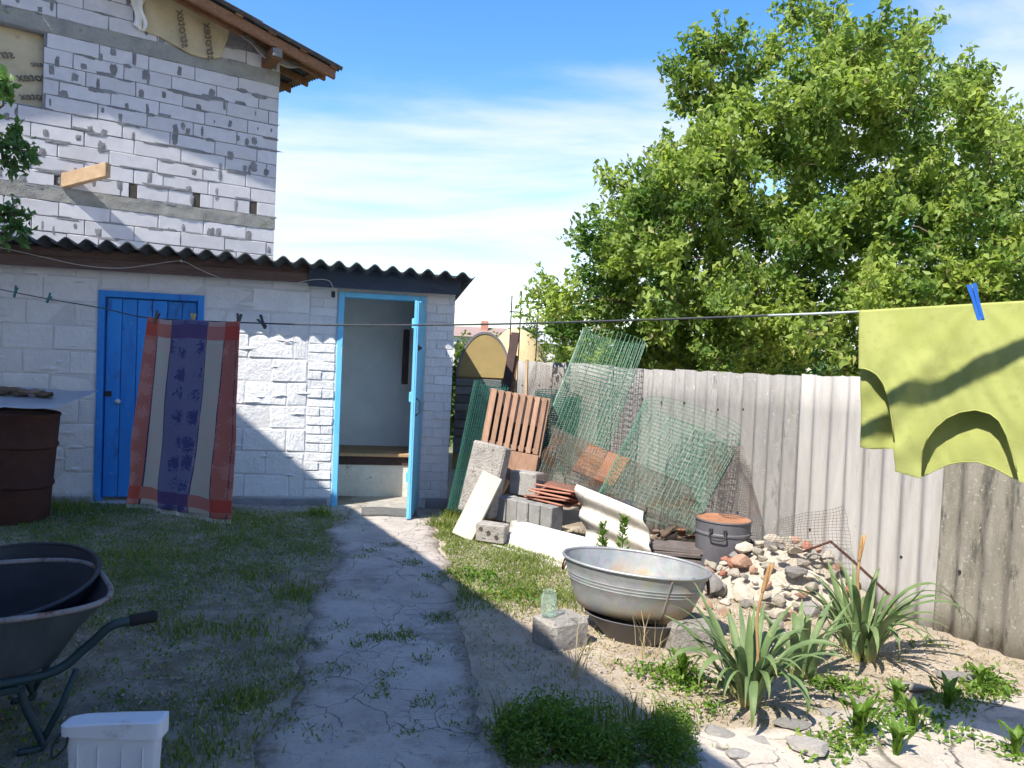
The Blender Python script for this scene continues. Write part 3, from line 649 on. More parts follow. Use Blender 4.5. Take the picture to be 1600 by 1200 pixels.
# skewed joist sticking out of its pocket
JF = Frame(HO(-2.76, 0, 0), (HO.x * .74 + HO.n * .67)); mb = MB().box(lambda a, o, z: JF(a, o, z + .24 * a), -.02, .62, -.05, .05, 3.455, 3.64, .006)
part(mb, 'joist', 'fresh_timber', bh)
mb = MB().box(HO, -2.90, -2.83, -.0115, -.008, B2T, B2T + BHt); part(mb, 'pocket_shade', 'hole_shade', wall)  # shade beside the joist in its pocket, put in as a dark plate
JF2 = Frame(HO(-4.25, 0, 0), (HO.x * .80 + HO.n * .60)); part(MB().box(lambda a, o, z: JF2(a, o, z + .03 * a), -.02, .62, -.05, .05, 3.455, 3.64, .006), 'joist', 'fresh_timber', bh)
# sheeting stretched in the window opening
mb = MB().grid(lambda u, v: HO(WT0 + u * (WT1 - WT0), -.12 + .012 * noise.noise((u * 5, v * 4, 1)), WZ0 + v * (WZ1 - WZ0)), 20, 16); mb.uv = None
film = part(mb, 'window_film', 'roof_film', bh, smooth=True)
def text(txt, size, M, parent, shear=0.25):
    cu = bpy.data.curves.new('lettering', 'FONT'); cu.body = txt; cu.size = size; cu.extrude = .0008; cu.shear = shear; cu.align_x = 'LEFT'; cu.offset = .003
    tmp = bpy.data.objects.new('lettering', cu); COL.objects.link(tmp); bpy.context.view_layer.update(); me = bpy.data.meshes.new_from_object(tmp.evaluated_get(bpy.context.evaluated_depsgraph_get())); bpy.data.objects.remove(tmp); me.materials.clear(); me.materials.append(M_('print_ink')); o = bpy.data.objects.new('lettering', me); COL.objects.link(o); o.parent = parent
    o.matrix_basis = Matrix.Translation(-rootloc(parent)) @ M; return o
MIR = Matrix.Diagonal((-1, 1, 1, 1)); STAND = Matrix.Rotation(math.pi / 2, 4, 'X')
def onh(t, off, z, rot): return HO.M(t, off, z) @ STAND @ Matrix.Rotation(rot, 4, 'Z')
text('strotex', .15, onh(-3.33, -.095, 5.02, .22) @ MIR, film); text('strotex', .15, onh(-2.86, -.095, 4.84, .22) @ MIR, film); text('strotex', .13, onh(-2.88, -.095, 4.60, .22) @ MIR, film)
text('basic', .09, onh(-2.98, -.095, 5.00, .22) @ MIR, film)
# film hanging on the gable above the upper beam
FP = [(-1.90, 5.72, 6.9), (-1.67, 5.69, 6.8), (-1.45, 5.61, 6.6), (-1.25, 5.555, 6.5), (-1.05, 5.55, 6.3), (-.87, 5.60, 6.2), (-.80, 5.85, 6.15), (-.76, 6.02, 6.12)]
def gf(u, v):
    t = -1.90 + u * (1.90 - .76); zb = float(np.interp(t, [p[0] for p in FP], [p[1] for p in FP])); zt = zr(t) - .05
    return HO(t, .03 + .03 * noise.noise((u * 4, v * 2, 4)) + .05 * (1 - v) * sm(.7, 1, u), zb + (zt - zb) * v)
m = MB().grid(gf, 30, 16); m.uv = None; gfilm = part(m, 'gable_film', 'roof_film', bh, smooth=True, solid=.003)
text('strotex', .17, onh(-1.44, .085, 6.14, 1.75) @ MIR @ Matrix.Rotation(math.pi, 4, 'Z') @ Matrix.Translation((-.55, -.05, 0)), gfilm); text('strotex', .17, onh(-1.08, .085, 6.06, 1.72) @ MIR @ Matrix.Rotation(math.pi, 4, 'Z') @ Matrix.Translation((-.55, -.05, 0)), gfilm)
m = MB().grid(lambda u, v: HO(-2.02 + u * .15 + .03 * math.sin(v * 9), .05 + .03 * math.sin(u * 7 + v * 4), 5.75 + v * .6 - .05 * u), 8, 14); m.uv = None
part(m, 'torn_film', 'white_film', bh, smooth=True, solid=.003)
m = MB().grid(lambda u, v: HO(-.62 + u * .85, .10 + .12 * v + .03 * math.sin(u * 9), zr(-.62 + u * .85) - .16 - .10 * v - .10 * math.sin(u * 3.1) * v + .02 * math.sin(u * 14)), 24, 6); m.uv = None
part(m, 'torn_film', 'white_film', bh, smooth=True, solid=.003)
# wall plate end wrapped in film, rafters, battens, corrugated roof
m = MB().box(HO, -.28, -.12, -.25, .52, 5.625, 5.77, .008); plate = part(m, 'wall_plate', 'roof_timber', bh)
part(MB().box(HO, -.27, -.135, .521, .55, 5.64, 5.76, .01, .006), 'end_cap', 'mortar', plate)
for off in (.52, .10, -.7, -1.6, -2.6):
    m = MB().box(lambda a, o, z: HO(a, off + o, z + zr(a, off)), -4.2, .66, -.035, .035, -.20 if off == .52 else -.17, -.065, .004); part(m, 'rafter', 'roof_timber', bh)
for k in range(10):
    t = .62 - k * .46
    m = MB().box(lambda a, o, z: HO(a, o, z + zr(a, o)), t - .05, t + .05, -3.2, .60, -.064, -.034); part(m, 'batten', 'roof_timber', bh)
def rsheet(o0, o1, t0, t1, up=0):
    n_ = max(8, int((o1 - o0) / .012)); m = MB(); L_ = []
    for i in range(n_ + 1):
        off = o0 + (o1 - o0) * i / n_; w_ = .022 * math.cos(off / .13 * 2 * math.pi) + up
        for (t, dz) in ((t0, 0), (t1, 0), (t1, -.012), (t0, -.012)): m.v.append(HO(t, off, zr(t, off) + w_ + dz - .006))
    for i in range(n_):
        a = i * 4
        for j in range(4): m.f.append((a + j, a + (j + 1) % 4, a + 4 + (j + 1) % 4, a + 4 + j))
    m.f.append((0, 3, 2, 1)); e = n_ * 4; m.f.append((e, e + 1, e + 2, e + 3)); return m
for j in range(4):
    for (t0, t1, up) in ((-.55, .74, 0), (-2.0, -.45, .013), (-4.2, -1.9, .026)):
        part(rsheet(.64 - (j + 1) * 1.0, .64 - j * 1.0 - .004, t0, t1, up), 'roof_sheet', 'asbestos_dark', bh)
m = MB(); m.add([HO(-4.2, .62, zr(-4.2, .62)), HO(-4.2, -3.4, zr(-4.2, -3.4)), HO(-8.6, -3.4, zr(.2, -3.4)), HO(-8.6, .62, zr(.2, .62))], [(0, 1, 2, 3)]); part(m, 'roof_slope', 'asbestos_dark', bh, solid=.03)

# ================================================================== SHED
shed = thing('shed', 'low whitewashed block shed with corrugated roof and blue doors', 'shed', SH(0, 0, 0))
D0, D1, DT = 0.0, .90, 1.94            # plank door
O0, O1, OT = 2.13, 2.97, 2.06          # open doorway
SE = 3.265; SL = -2.4; WZ = 2.20; SB = -3.0
mb = MB()
def seg(a0, a1, z0, z1): mb.box(SH, a0, a1, -.25, -.007, z0, z1)
seg(SL, D0, -.15, WZ); seg(D0, D1, DT, WZ); seg(D1, O0, -.15, WZ); seg(O0, O1, OT, WZ); seg(O1, SE - .006, -.15, WZ)
mb.box(SH, SL, SL + .25, SB, -.251, -.15, WZ - .2); mb.box(SH, SE - .25, SE - .006, SB, -.251, -.15, WZ - .1)
swall = part(mb, 'wall', 'whitewash_joint', shed)
random.seed(21)
WB = [block_variant(.385, .205, .10, .011, .006, 'whitewash', 70 + i) for i in range(6)]
WBr = [block_variant(.245, .078, .10, .007, .004, 'whitewash', 90 + i) for i in range(6)]
def lay(name, var, bl, bh_, a0, a1, z0, z1, L0, H0, gap, stag):
    z = z0; c = 0
    while z < z1 - .03:
        h = min(bh_, z1 - z); a = a0; first = True
        while a < a1 - .02:
            L = bl * (1 if not (first and c % 2) else stag) * random.uniform(.93, 1.07); first = False
            if a1 - a - L < bl * .3: L = a1 - a
            ok = not (a + L / 2 > D0 - .01 and a + L / 2 < D1 + .01 and z < DT - .02) or name == 'brick'
            if ok: piece(name, random.choice(var), swall, SH.M(a + L / 2, -.05 + random.uniform(-.005, .006), z + h / 2) @ Matrix.Rotation(random.uniform(-.01, .01), 4, 'Y') @ Matrix.Diagonal((max(.03, L - gap) / L0, 1, max(.02, h - gap) / H0, 1)))
            a += L
        z += bh_; c += 1
for (a0, a1, z0, z1) in ((-2.4, D0 - .005, .05, 2.19), (D1 + .005, 1.862, .05, 2.19), (D0, D1, DT + .012, 2.19)):
    lay('block', WB, .40, .222, a0, a1, z0, z1, .385, .205, .005, .5)
for (a0, a1, z1) in ((1.866, O0 - .012, 2.19), (O1 + .012, SE, 2.19)):
    lay('brick', WBr, .26 if a0 < 2 else .21, .088, a0, a1, .05, z1, .245, .078, .005, .5)
for a0, a1 in ((SL, D0 - .03), (D1 + .03, O0 - .04), (O1 + .08, SE + .015)): part(MB().box(SH, a0, a1, -.02, .024, -.12, .046, .01), 'plinth', 'plinth', shed)
# thin slivers of peeled whitewash make the face uneven
random.seed(31)
for i in range(60):
    a = random.uniform(.95, 1.85) if i % 2 else random.uniform(-.9, -.05); z = random.uniform(.2, 2.05); w_, h_ = random.uniform(.03, .12), random.uniform(.006, .03); n = 9; P = []
    for k in range(n):
        t = 2 * math.pi * k / n; r = random.uniform(.6, 1.2); P.append(SH(a + math.cos(t) * w_ * r, .004, z + math.sin(t) * h_ * r))
    m = MB(); m.add([SH(a, .016, z)] + P, [(0, k + 1, (k + 1) % n + 1) for k in range(n)]); part(m, 'limewash_flake', 'whitewash', swall)
# corrugated roof, sheet by sheet
def ez(a): return 2.345 - .0215 * (a + .66)
def roofsheet(a0, a1, up):
    n_ = int((a1 - a0) / .012); m = MB()
    for i in range(n_ + 1):
        a = a0 + (a1 - a0) * i / n_; w_ = .027 * math.cos(a / .164 * 2 * math.pi) + up
        for (off, z) in ((.365, 0), (-3.3, -.32), (-3.3, -.332), (.365, -.012)): m.v.append(SH(a, off, ez(a) + z + w_))
    for i in range(n_):
        b = i * 4
        for j in range(4): m.f.append((b + j, b + (j + 1) % 4, b + 4 + (j + 1) % 4, b + 4 + j))
    m.f.append((0, 3, 2, 1)); e = n_ * 4; m.f.append((e, e + 1, e + 2, e + 3)); return m
a = 3.40; k = 0
while a > -2.6: part(roofsheet(a - 1.12, a, .004 * (k % 3)), 'roof_sheet', 'asbestos_dark', shed); a -= 1.10; k += 1
m = MB().box(SH, SL, 1.845, .075, .105, 2.115, 2.215, .006); m.box(SH, SL, 1.845, .04, .074, 2.20, 2.30, .004); part(m, 'fascia', 'fascia_brown', shed)
m = MB().box(SH, 1.848, 3.30, .085, .125, 2.085, 2.272, .006); part(m, 'fascia', 'fascia_blue', shed, label='dark blue painted fascia board')
for a in np.arange(-2.2, 3.3, .68):
    if not (O0 - .05 < a < O1 + .05): part(MB().box(SH, a - .03, a + .03, -.24, .035, 2.201, 2.262), 'rafter', 'fascia_brown', shed)
m = MB().box(SH, SL + .26, SE - .26, SB, -.05, 2.12, 2.135); part(m, 'ceiling', 'interior_plaster', shed)
# plank door in its frame
door = part(MB().box(SH, D0 + .055, D1 - .055, -.075, -.045, .035, DT - .06), 'door', 'blue_paint', shed)
npl = 6; pw = (D1 - D0 - .12) / npl
for i in range(npl):
    a0 = D0 + .06 + i * pw; part(MB().box(SH, a0 + .003, a0 + pw - .003, -.0445, -.022 + random.uniform(-.002, .002), .04, DT - .065, .004), 'plank', 'blue_paint', door)
m = MB(); m.box(SH, D0 - .005, D0 + .05, -.10, .014, .0, DT + .005, .004); m.box(SH, D1 - .05, D1 + .005, -.10, .014, .0, DT + .005, .004); m.box(SH, D0 + .051, D1 - .051, -.10, .013, DT - .055, DT + .004, .004)
part(m, 'door_frame', 'blue_paint', shed)
m = MB().lathe([(.0, .05), (.022, .048), (.026, .03), (.012, .0)], SH(.185, -.02, .93), 12, M=Matrix.Rotation(SH.ang, 3, 'Z') @ Matrix.Rotation(math.pi / 2, 3, 'X')); part(m, 'knob', 'zinc_sheet', door, smooth=True)
part(MB().box(SH, .06, .12, -.022, -.012, .97, 1.02, .003), 'latch', 'dark_iron', door)
m = MB().box(SH, D0 - .03, D1 + .05, -.2, .10, -.09, .005, .015); part(m, 'door_sill', 'path_stone', shed)
# open doorway: frame, leaf, room with a bench box
m = MB(); m.box(SH, O0, O0 + .055, -.12, .015, -.06, OT, .004); m.box(SH, O1 - .055, O1, -.12, .015, -.06, OT, .004); m.box(SH, O0 + .056, O1 - .056, -.12, .014, OT - .05, OT - .001, .004)
part(m, 'door_frame', 'blue_paint_worn', shed, label='worn light blue frame of the open doorway')
LF = Frame(SH(O1 - .025, .02, 0), (SH.n * .985 - SH.x * .174))    # leaf swung out towards the viewer
leaf = part(MB().box(LF, 0, .66, -.012, .012, -.01, OT - .09), 'door_leaf', 'blue_paint_worn', shed, label='light blue plank door standing open')
for i in range(4):
    part(MB().box(LF, i * .165 + .002, i * .165 + .163, -.03, -.0125, -.012, OT - .085 - .012 * (i % 2), .004), 'plank', 'blue_paint_worn', leaf)
for z in (.32, 1.05, 1.72): part(MB().box(LF, .03, .62, .0125, .036, z, z + .09, .004), 'ledge', 'blue_paint_worn', leaf)
m = MB(); m.box(LF, .56, .64, -.042, -.031, 1.52, 1.57, .004); m.box(LF, .58, .60, -.06, -.031, 1.535, 1.555); part(m, 'latch', 'dark_iron', leaf)
m = MB().tube([LF(.63, -.032, .93), LF(.63, -.065, .96), LF(.63, -.065, 1.06), LF(.63, -.032, 1.09)], .007, 6); part(m, 'handle', 'dark_iron', leaf)
m = MB(); m.box(SH, O0 - .30, SE - .252, -1.35, -1.20, -.1, 2.12); m.box(SH, O0 - .30, O0 - .15, -1.199, -.252, -.1, 2.119); part(m, 'inner_wall', 'interior_plaster', shed)
m = MB().box(SH, O0 - .149, SE - .252, -1.199, -.55, -.1, .36, .01); bench = part(m, 'bench_box', 'bench_plaster', shed)
part(MB().box(SH, O0 - .148, SE - .253, -1.198, -.50, .392, .425, .004), 'bench_top', 'raw_board', bench); part(MB().box(SH, O0 - .148, SE - .253, -.58, -.535, .30, .391, .004), 'bench_gap_shade', 'dark_board', bench)  # dark strip under the top stands for the shaded gap there
part(MB().box(SH, O0 - .14, SE - .26, -.549, -.002, -.1, -.035), 'floor', 'rough_concrete', shed)
part(MB().box(SH, O1 - .16, O1 - .09, -.9, -.86, 1.15, 1.75, .005), 'wall_rag', 'dark_board', shed)
m = MB().box(SH, 2.13, 2.98, -.12, .16, -.12, -.03, .012); part(m, 'door_sill', 'rough_concrete', shed)
o = solo(MB().grid(lambda u, v: SH(2.42 + u * .52, .17 + v * .34, gz(*SH(2.42 + u * .52, .17 + v * .34, 0).xy) + .024 + .006 * math.sin(u * 5)), 10, 8), 'door_mat', 'door_mat', 'dark worn mat lying before the open doorway', 'mat', SH(2.68, .34, 0), solid=.012)
# white cable tacked along the fascia
cpx = [(-60, 380), (0, 387), (60, 400), (130, 415), (190, 419), (240, 413), (283, 408), (310, 420), (350, 436), (400, 444), (450, 444), (490, 437), (512, 438), (519, 446), (521, 455)]
pts = []
for px, py in cpx:
    a, z = SH.px(px, py, .13); pts.append(SH(a, .135, z))
cb = thing('cable', 'white cable sagging along the shed fascia', 'cable', pts[0])
def catm(P, n=8):
    P = [Vector(p) for p in P]; out = []
    for i in range(len(P) - 1):
        p0, p1, p2, p3 = P[max(0, i - 1)], P[i], P[i + 1], P[min(len(P) - 1, i + 2)]
        for k in range(n):
            t = k / n; out.append(.5 * ((2 * p1) + (-p0 + p2) * t + (2 * p0 - 5 * p1 + 4 * p2 - p3) * t * t + (-p0 + 3 * p1 - 3 * p2 + p3) * t ** 3))
    out.append(P[-1]); return out
part(MB().tube(catm(pts, 6), .0036, 5), 'wire', 'white_cable', cb, smooth=True)
e = pts[-1]; part(MB().box(lambda a, o, z: e + SH.x * a + SH.n * o + Vector((0, 0, z)), -.018, .018, -.02, .015, -.06, 0, .005), 'plug', 'dark_iron', cb)
part(MB().box(lambda a, o, z: pts[6] + SH.x * a + SH.n * o + Vector((0, 0, z)), -.006, .006, -.03, .01, -.008, .012), 'clip', 'white_cable', cb)

# ================================================================== FENCE of upright corrugated sheets
fence = thing('fence', 'fence of upright grey corrugated sheets closing the yard', 'fence', FE(0, 0, 0))
def fsheet(f0, f1, z1, lean, seed, z0=-.08):
    n_ = int((f1 - f0) / .0125); m = MB()
    for i in range(n_ + 1):
        f = f0 + (f1 - f0) * i / n_; w_ = .020 * math.cos((f - f0) / .142 * 2 * math.pi) + .006 * noise.noise((f * 2, seed, 0))
        chip = .018 * max(0, noise.noise((f * 6, seed * 3.3, 0))) + .01 * abs(noise.noise((f * 22, seed, 2)))
        for k in range(7):
            z = z0 + (z1 - chip - z0) * k / 6; m.v.append(FE(f + .012 * z * 0, w_ + lean * z, z))
        for k in range(7):
            z = z0 + (z1 - chip - z0) * k / 6; m.v.append(FE(f, w_ + lean * z - .010, z))
    for i in range(n_):
        b = i * 14
        for k in range(6):
            m.f.append((b + k, b + 14 + k, b + 15 + k, b + 1 + k)); m.f.append((b + 7 + k, b + 8 + k, b + 22 + k, b + 21 + k))
        m.f.append((b + 6, b + 20, b + 27, b + 13)); m.f.append((b, b + 7, b + 21, b + 14))
    for b in (0, n_ * 14):
        for k in range(6): m.f.append((b + k, b + k + 1, b + 8 + k, b + 7 + k))
    return m
fj = [-5.55, -4.55, -3.55, -2.52, -1.10, -.02, 1.06, 2.1]
fm = ['asbestos_old', 'asbestos_old', 'asbestos_old', 'asbestos_old', 'asbestos_light', 'asbestos_mossy', 'asbestos_mossy']
for i in range(7): part(fsheet(fj[i], fj[i + 1] - .008 + (.05 if i in (0, 1, 2) else 0), 1.46 + .012 * random.uniform(-1, 1) + (.02 if i == 4 else 0), (.0, .01, -.005, .004, .012, -.012, 0)[i], i), 'sheet', fm[i], fence, smooth=True)
nail = to_mesh(MB().lathe([(.0, .010), (.008, .008), (.010, .0)], Vector(), 8), 'nail', 'dark_iron', Vector())
for i in range(7):
    for k in (1, 4, 6):
        for z in (.38, 1.17): piece('nail', nail, fence, FE.M(fj[i] + .142 * k + .0, .022, z + random.uniform(-.02, .02)) @ Matrix.Rotation(math.pi / 2, 4, 'X'))
for f in (-5.4, -3.5, -1.5, .5, 2.0): part(MB().box(FE, f - .04, f + .04, -.16, -.086, -.1, 1.40), 'post', 'dark_board', fence)
for z in (.35, 1.15): part(MB().box(FE, -5.55, 2.1, -.085, -.058, z, z + .05), 'rail', 'dark_board', fence)

# ================================================================== CLOTHES LINE AND WASHING
LPX = [(-120, 425), (0, 452), (75, 467), (157, 481), (235, 497), (378, 504), (530, 508), (740, 507), (1000, 500), (1200, 493), (1343, 487), (1600, 472), (1750, 462), (2300, 400)]
LP = [onplane(px, py, LN.o, LN.n) for px, py in LPX]; LPs = catm(LP, 6); LA = [(p - LN.o).dot(LN.x) for p in LPs]; LZ = [p.z for p in LPs]
def lz(a): return float(np.interp(a, LA, LZ))
cl = thing('clothesline', 'thin cord stretched across the yard with pegs and washing', 'clothesline', LPs[0])
k = next(i for i, p in enumerate(LPs) if (p - LN.o).dot(LN.x) > LN.px(1190, 494)[0])
part(MB().tube(LPs[:k + 1], .0042, 6), 'cord', 'line_cord', cl, smooth=True)
part(MB().tube(LPs[k:], .0042, 6), 'cord', 'line_cord_pale', cl, smooth=True, label='paler length of the cord')
def lxz(px, py, off=0): return LN.px(px, py, off)
# striped towel
tc_ = {k_: lxz(*p) for k_, p in dict(TL=(234, 498), TR=(379, 505), BL=(207, 786), BR=(354, 811)).items()}
def towf(u, v):                                   # v = 1 on the line
    ta, tb = tc_['TL'][0] + (tc_['TR'][0] - tc_['TL'][0]) * u, tc_['BL'][0] + (tc_['BR'][0] - tc_['BL'][0]) * u
    a = tb + (ta - tb) * v; zb = tc_['BL'][1] + (tc_['BR'][1] - tc_['BL'][1]) * u; zt = lz(ta) + .008
    zt -= .018 * (1 - abs(2 * ((u * 2) % 1) - 1)) * .7
    z = zb + (zt - zb) * v + .010 * math.sin(u * 12) * (1 - v)
    off = .012 + .030 * (1 - v) * math.sin(u * 10 + 1.2) + .016 * math.sin(u * 23 + v * 3) * (1 - .5 * v) + .02 * noise.noise((u * 3, v * 4, 2)) * (1 - v)
    return LN(a, off, z)
towel = thing('towel', 'striped towel in red, beige and blue hanging before the blue door', 'towel', LN((tc_['TL'][0] + tc_['TR'][0]) / 2, 0, tc_['BL'][1]))
part(MB().grid(towf, 70, 90), 'cloth', 'towel_cloth', towel, smooth=True, solid=.004)
fr_ = MB()
for i in range(110):
    u = (i + .5) / 110; p = Vector(towf(u, 0)); fr_.tube([p, p + Vector((random.uniform(-.004, .004), 0, -.014)), p + Vector((random.uniform(-.008, .008), 0, -.026))], .0012, 3, False)
part(fr_, 'fringe', 'white_film', towel)
# lime tank top hung upside down: front and back layers
FRX = [(1343, 576), (1352, 576), (1362, 579), (1372, 585), (1383, 600), (1391, 622), (1396, 645), (1400, 690), (1401, 735), (1420, 741), (1440, 747), (1442, 705), (1450, 684), (1462, 668), (1480, 653), (1500, 644), (1525, 640), (1548, 646), (1562, 657), (1574, 680), (1583, 710), (1590, 740), (1593, 752), (1640, 752), (1642, 705), (1648, 660), (1660, 620), (1680, 590), (1700, 572)]
BKX = [(1343, 699), (1360, 702), (1394, 702), (1396, 733), (1420, 741), (1440, 747), (1455, 738), (1480, 727), (1500, 723), (1525, 722), (1550, 730), (1575, 744), (1593, 752), (1640, 752), (1643, 733), (1646, 705), (1700, 699)]
sx0, sx1 = 1343, 1700
PEGA = lxz(1527, 474)[0]
def shirtP(a, z, dz, off, seed):
    w_ = .012 * math.sin(a * 17 + seed) * min(1, dz * 5) + .010 * noise.noise((a * 6, z * 7, seed)) + .022 * dz * noise.noise((a * 14, z * 3, seed + 3)) + .004 * noise.noise((a * 30 + z * 12, z * 9, seed))
    da = a - PEGA; r_ = math.hypot(da, dz); w_ += .009 * math.sin(9 * math.atan2(da, dz + .02) + seed) * math.exp(-r_ / .16) + .007 * math.sin((a - z * .7) * 42 + 3 * noise.noise((a * 5, z * 5, 1))) * math.exp(-((da + .22) ** 2 + (dz - .3) ** 2) / .05)
    return LN(a, off * min(1, .25 + dz * 4) + w_ * min(1, dz * 6), z)
def shirt_layer(P, off, seed, nrow=70):
    xs = sorted(set([p[0] for p in P] + list(np.linspace(sx0, sx1, 90)))); m = MB(); rows = []
    for x in xs:
        yb = float(np.interp(x, [p[0] for p in P], [p[1] for p in P])); yt = float(np.interp(x, [p[0] for p in LPX], [p[1] for p in LPX])) - 2
        for j in range(nrow + 1):
            a, z = lxz(x, min(yb, yt + j / nrow * 290)); dz = max(0, lz(a) - z); m.v.append(shirtP(a, z, dz, off, seed))
    n_ = nrow + 1
    for i in range(len(xs) - 1):
        for j in range(nrow):
            b = i * n_ + j; m.f.append((b, b + n_, b + n_ + 1, b + 1))
    return m
shirt = thing('tank_top', 'lime yellow tank top hung upside down on the line', 'tank top', LN(lxz(1520, 600)[0], 0, lxz(1520, 745)[1]))
part(shirt_layer(FRX, .022, 1), 'front_panel', 'lime_cotton', shirt, smooth=True, solid=.0014)
part(shirt_layer(BKX, -.030, 8), 'back_panel', 'lime_cotton', shirt, smooth=True, solid=.0014)
def hem(P, off, seed, sel):
    pts = []
    for x in np.arange(P[0][0], P[-1][0], 3):
        if not sel(x): continue
        yb = float(np.interp(x, [p[0] for p in P], [p[1] for p in P])); a, zb = lxz(x, yb); pts.append(shirtP(a, zb, lz(a) - zb, off, seed))
    return MB().tube(pts, .0028, 5)
part(hem(FRX, .022, 1, lambda x: 1445 < x < 1592), 'neck_hem', 'lime_cotton', shirt, smooth=True)
part(hem(FRX, .022, 1, lambda x: 1344 < x < 1401), 'armhole_hem', 'lime_cotton', shirt, smooth=True)
part(hem(BKX, -.03, 8, lambda x: 1442 < x < 1592), 'neck_hem', 'lime_cotton', shirt, smooth=True)
# pegs
def peg(px, py, mat, label, L=.075, tilt=0.0, spread=.16, W=1.3):
    a = lxz(px, py)[0]; z = lz(a); c = LN(a, .006, z)
    t = thing('clothes_peg', label, 'clothes peg', c, 'pegs on the line')
    def arm(s):
        m = MB(); Fm = lambda x, o, zz: c + LN.x * (x * math.cos(tilt) + zz * math.sin(tilt)) + LN.n * o + Vector((0, 0, zz * math.cos(tilt) - x * math.sin(tilt)))
        N_ = 6; prof = []
        for i in range(N_ + 1):
            q = i / N_; zz = -L * .42 + L * q; xo = s * (.0004 + spread * .06 * abs(q - .42) * (2.2 if q > .42 else .6)) ; prof.append((xo, zz, (.0060 if q < .8 else .0075) * W))
        vs_ = []
        for (xo, zz, th) in prof:
            for (dx, do) in ((0, -.005 * W), (s * th, -.005 * W), (s * th, .005 * W), (0, .005 * W)): vs_.append(Fm(xo + dx, do, zz))
        fs = []
        for i in range(N_):
            for j in range(4): fs.append((i * 4 + j, i * 4 + (j + 1) % 4, i * 4 + 4 + (j + 1) % 4, i * 4 + 4 + j))
        fs += [(3, 2, 1, 0), tuple(N_ * 4 + j for j in range(4))]; m.add(vs_, fs); part(m, 'arm', mat, t)
    arm(1); arm(-1)
    sp = [c + LN.n * (.007 * math.sin(i)) + LN.x * (.006 * math.cos(i)) + Vector((0, 0, .004 + .0008 * i)) for i in range(14)]; part(MB().tube(sp, .0012, 4), 'spring', 'dark_iron', t)
peg(25, 456, 'pin_teal', 'teal peg nearest the rusty drum, gripping bare cord', .095, .5)
peg(77, 466, 'pin_teal', 'teal peg on bare cord, second along from the rusty drum', .085, .9)
peg(245, 497, 'pin_dark', 'dark peg holding the towel corner over the blue door', .085, .5)
peg(303, 500, 'pin_wood', 'yellowish peg at the middle of the towel', .08, .05)
peg(374, 503, 'pin_dark', 'dark peg holding the towel corner away from the blue door', .09, .15)
peg(412, 505, 'pin_dark', 'dark peg alone on the cord beside the towel', .085, -.8)
peg(1527, 474, 'pin_blue', 'bright blue peg gripping the hem of the lime tank top', .115, -.28, .02, 1.5)
# unseen post and arm, added so the arm's shadow crosses the tank top
pc = LN(lxz(1500, 590)[0], .02, lxz(1500, 590)[1]) + Vector((-.5, -.63, 1)) * 1.32; pd = Vector((1.1, -.22, 0)).normalized(); pe = pc + pd * ((2.5 - pc.x) / pd.x)
lp = thing('shadow_post', 'unseen wooden post with a long arm, added to shadow the tank top', 'post', (pe.x, pe.y, 0))
part(MB().tube([Vector((pe.x, pe.y, -.1)), Vector((pe.x + .01, pe.y, 1.5)), Vector((pe.x, pe.y, 3.0))], [.06, .055, .05], 10), 'upright', 'raw_board', lp, smooth=True)
part(MB().tube([pc - pd * .32, pc, pc + pd * .9, pe], [.021, .022, .023, .024], 8), 'arm', 'raw_board', lp, smooth=True)

# ================================================================== LEFT SIDE: drum, wheelbarrow, box
dc = Vector((-4.03, 6.22, gz(-4.0, 6.2)))
dr = thing('steel_drum', 'brown rusty steel drum standing against the shed wall', 'drum', dc)
TL = Matrix.Rotation(R_(3), 3, 'Y')
prof = [(.262, 0), (.266, .02), (.270, .28), (.284, .295), (.284, .315), (.274, .33), (.280, .60), (.294, .615), (.294, .635), (.284, .65), (.288, .86), (.297, .875), (.29, .885), (.27, .87)]
part(MB().lathe(prof, dc, 40, cap0=True, M=TL), 'shell', 'rusty_steel', dr, smooth=True, angle=40)
part(MB().lathe([(.0, .86), (.275, .862)], dc, 40, M=TL), 'lid', 'rusty_steel', dr)
# bent zinc sheet laid on the drum, one corner folded down
def zs(u, v):
    x = -4.45 + u * .90; y = 5.93 + v * .62 + .05 * u; z = .925 + .022 * u + .012 * math.sin(u * 6) + .11 * v
    q = max(0, .55 - u - v * .9); z -= .55 * q; y -= .12 * q
    return (x, y, z + gz(-4, 6.2))
solo(MB().grid(zs, 30, 18), 'metal_sheet', 'zinc_sheet', 'bent pale metal sheet lying over the rusty drum', 'metal sheet', (-4.0, 6.2, .92), smooth=True, solid=.004)
random.seed(41)
for i in range(7):
    x, y = -4.35 + i * .085 + random.uniform(-.02, .02), 6.22 + random.uniform(-.10, .12); w_, d_ = random.uniform(.07, .12), random.uniform(.03, .05); a = random.uniform(-.5, .5); zb = zs((x + 4.45) / .90, (y - 5.95) / .62)[2] + .012 + (.02 if i % 2 else 0)
    def chip(u, v, x=x, y=y, w_=w_, d_=d_, a=a, zb=zb, i=i):
        p, q = (u - .5) * 2 * w_ * (1 - .3 * (2 * v - 1) ** 2), (v - .5) * 2 * d_ * (1 - .4 * (2 * u - 1) ** 2); return (x + p * math.cos(a) - q * math.sin(a), y + p * math.sin(a) + q * math.cos(a), zb + .03 * (1 - (2 * v - 1) ** 2) + .008 * noise.noise((u * 4, v * 4, i)))
    solo(MB().grid(chip, 8, 5), 'bark_piece', 'bark_chip', 'curled piece of bark heaped on the metal sheet', 'bark', (x, y, zb), 'bark heaped on the metal sheet', smooth=True, solid=.014)
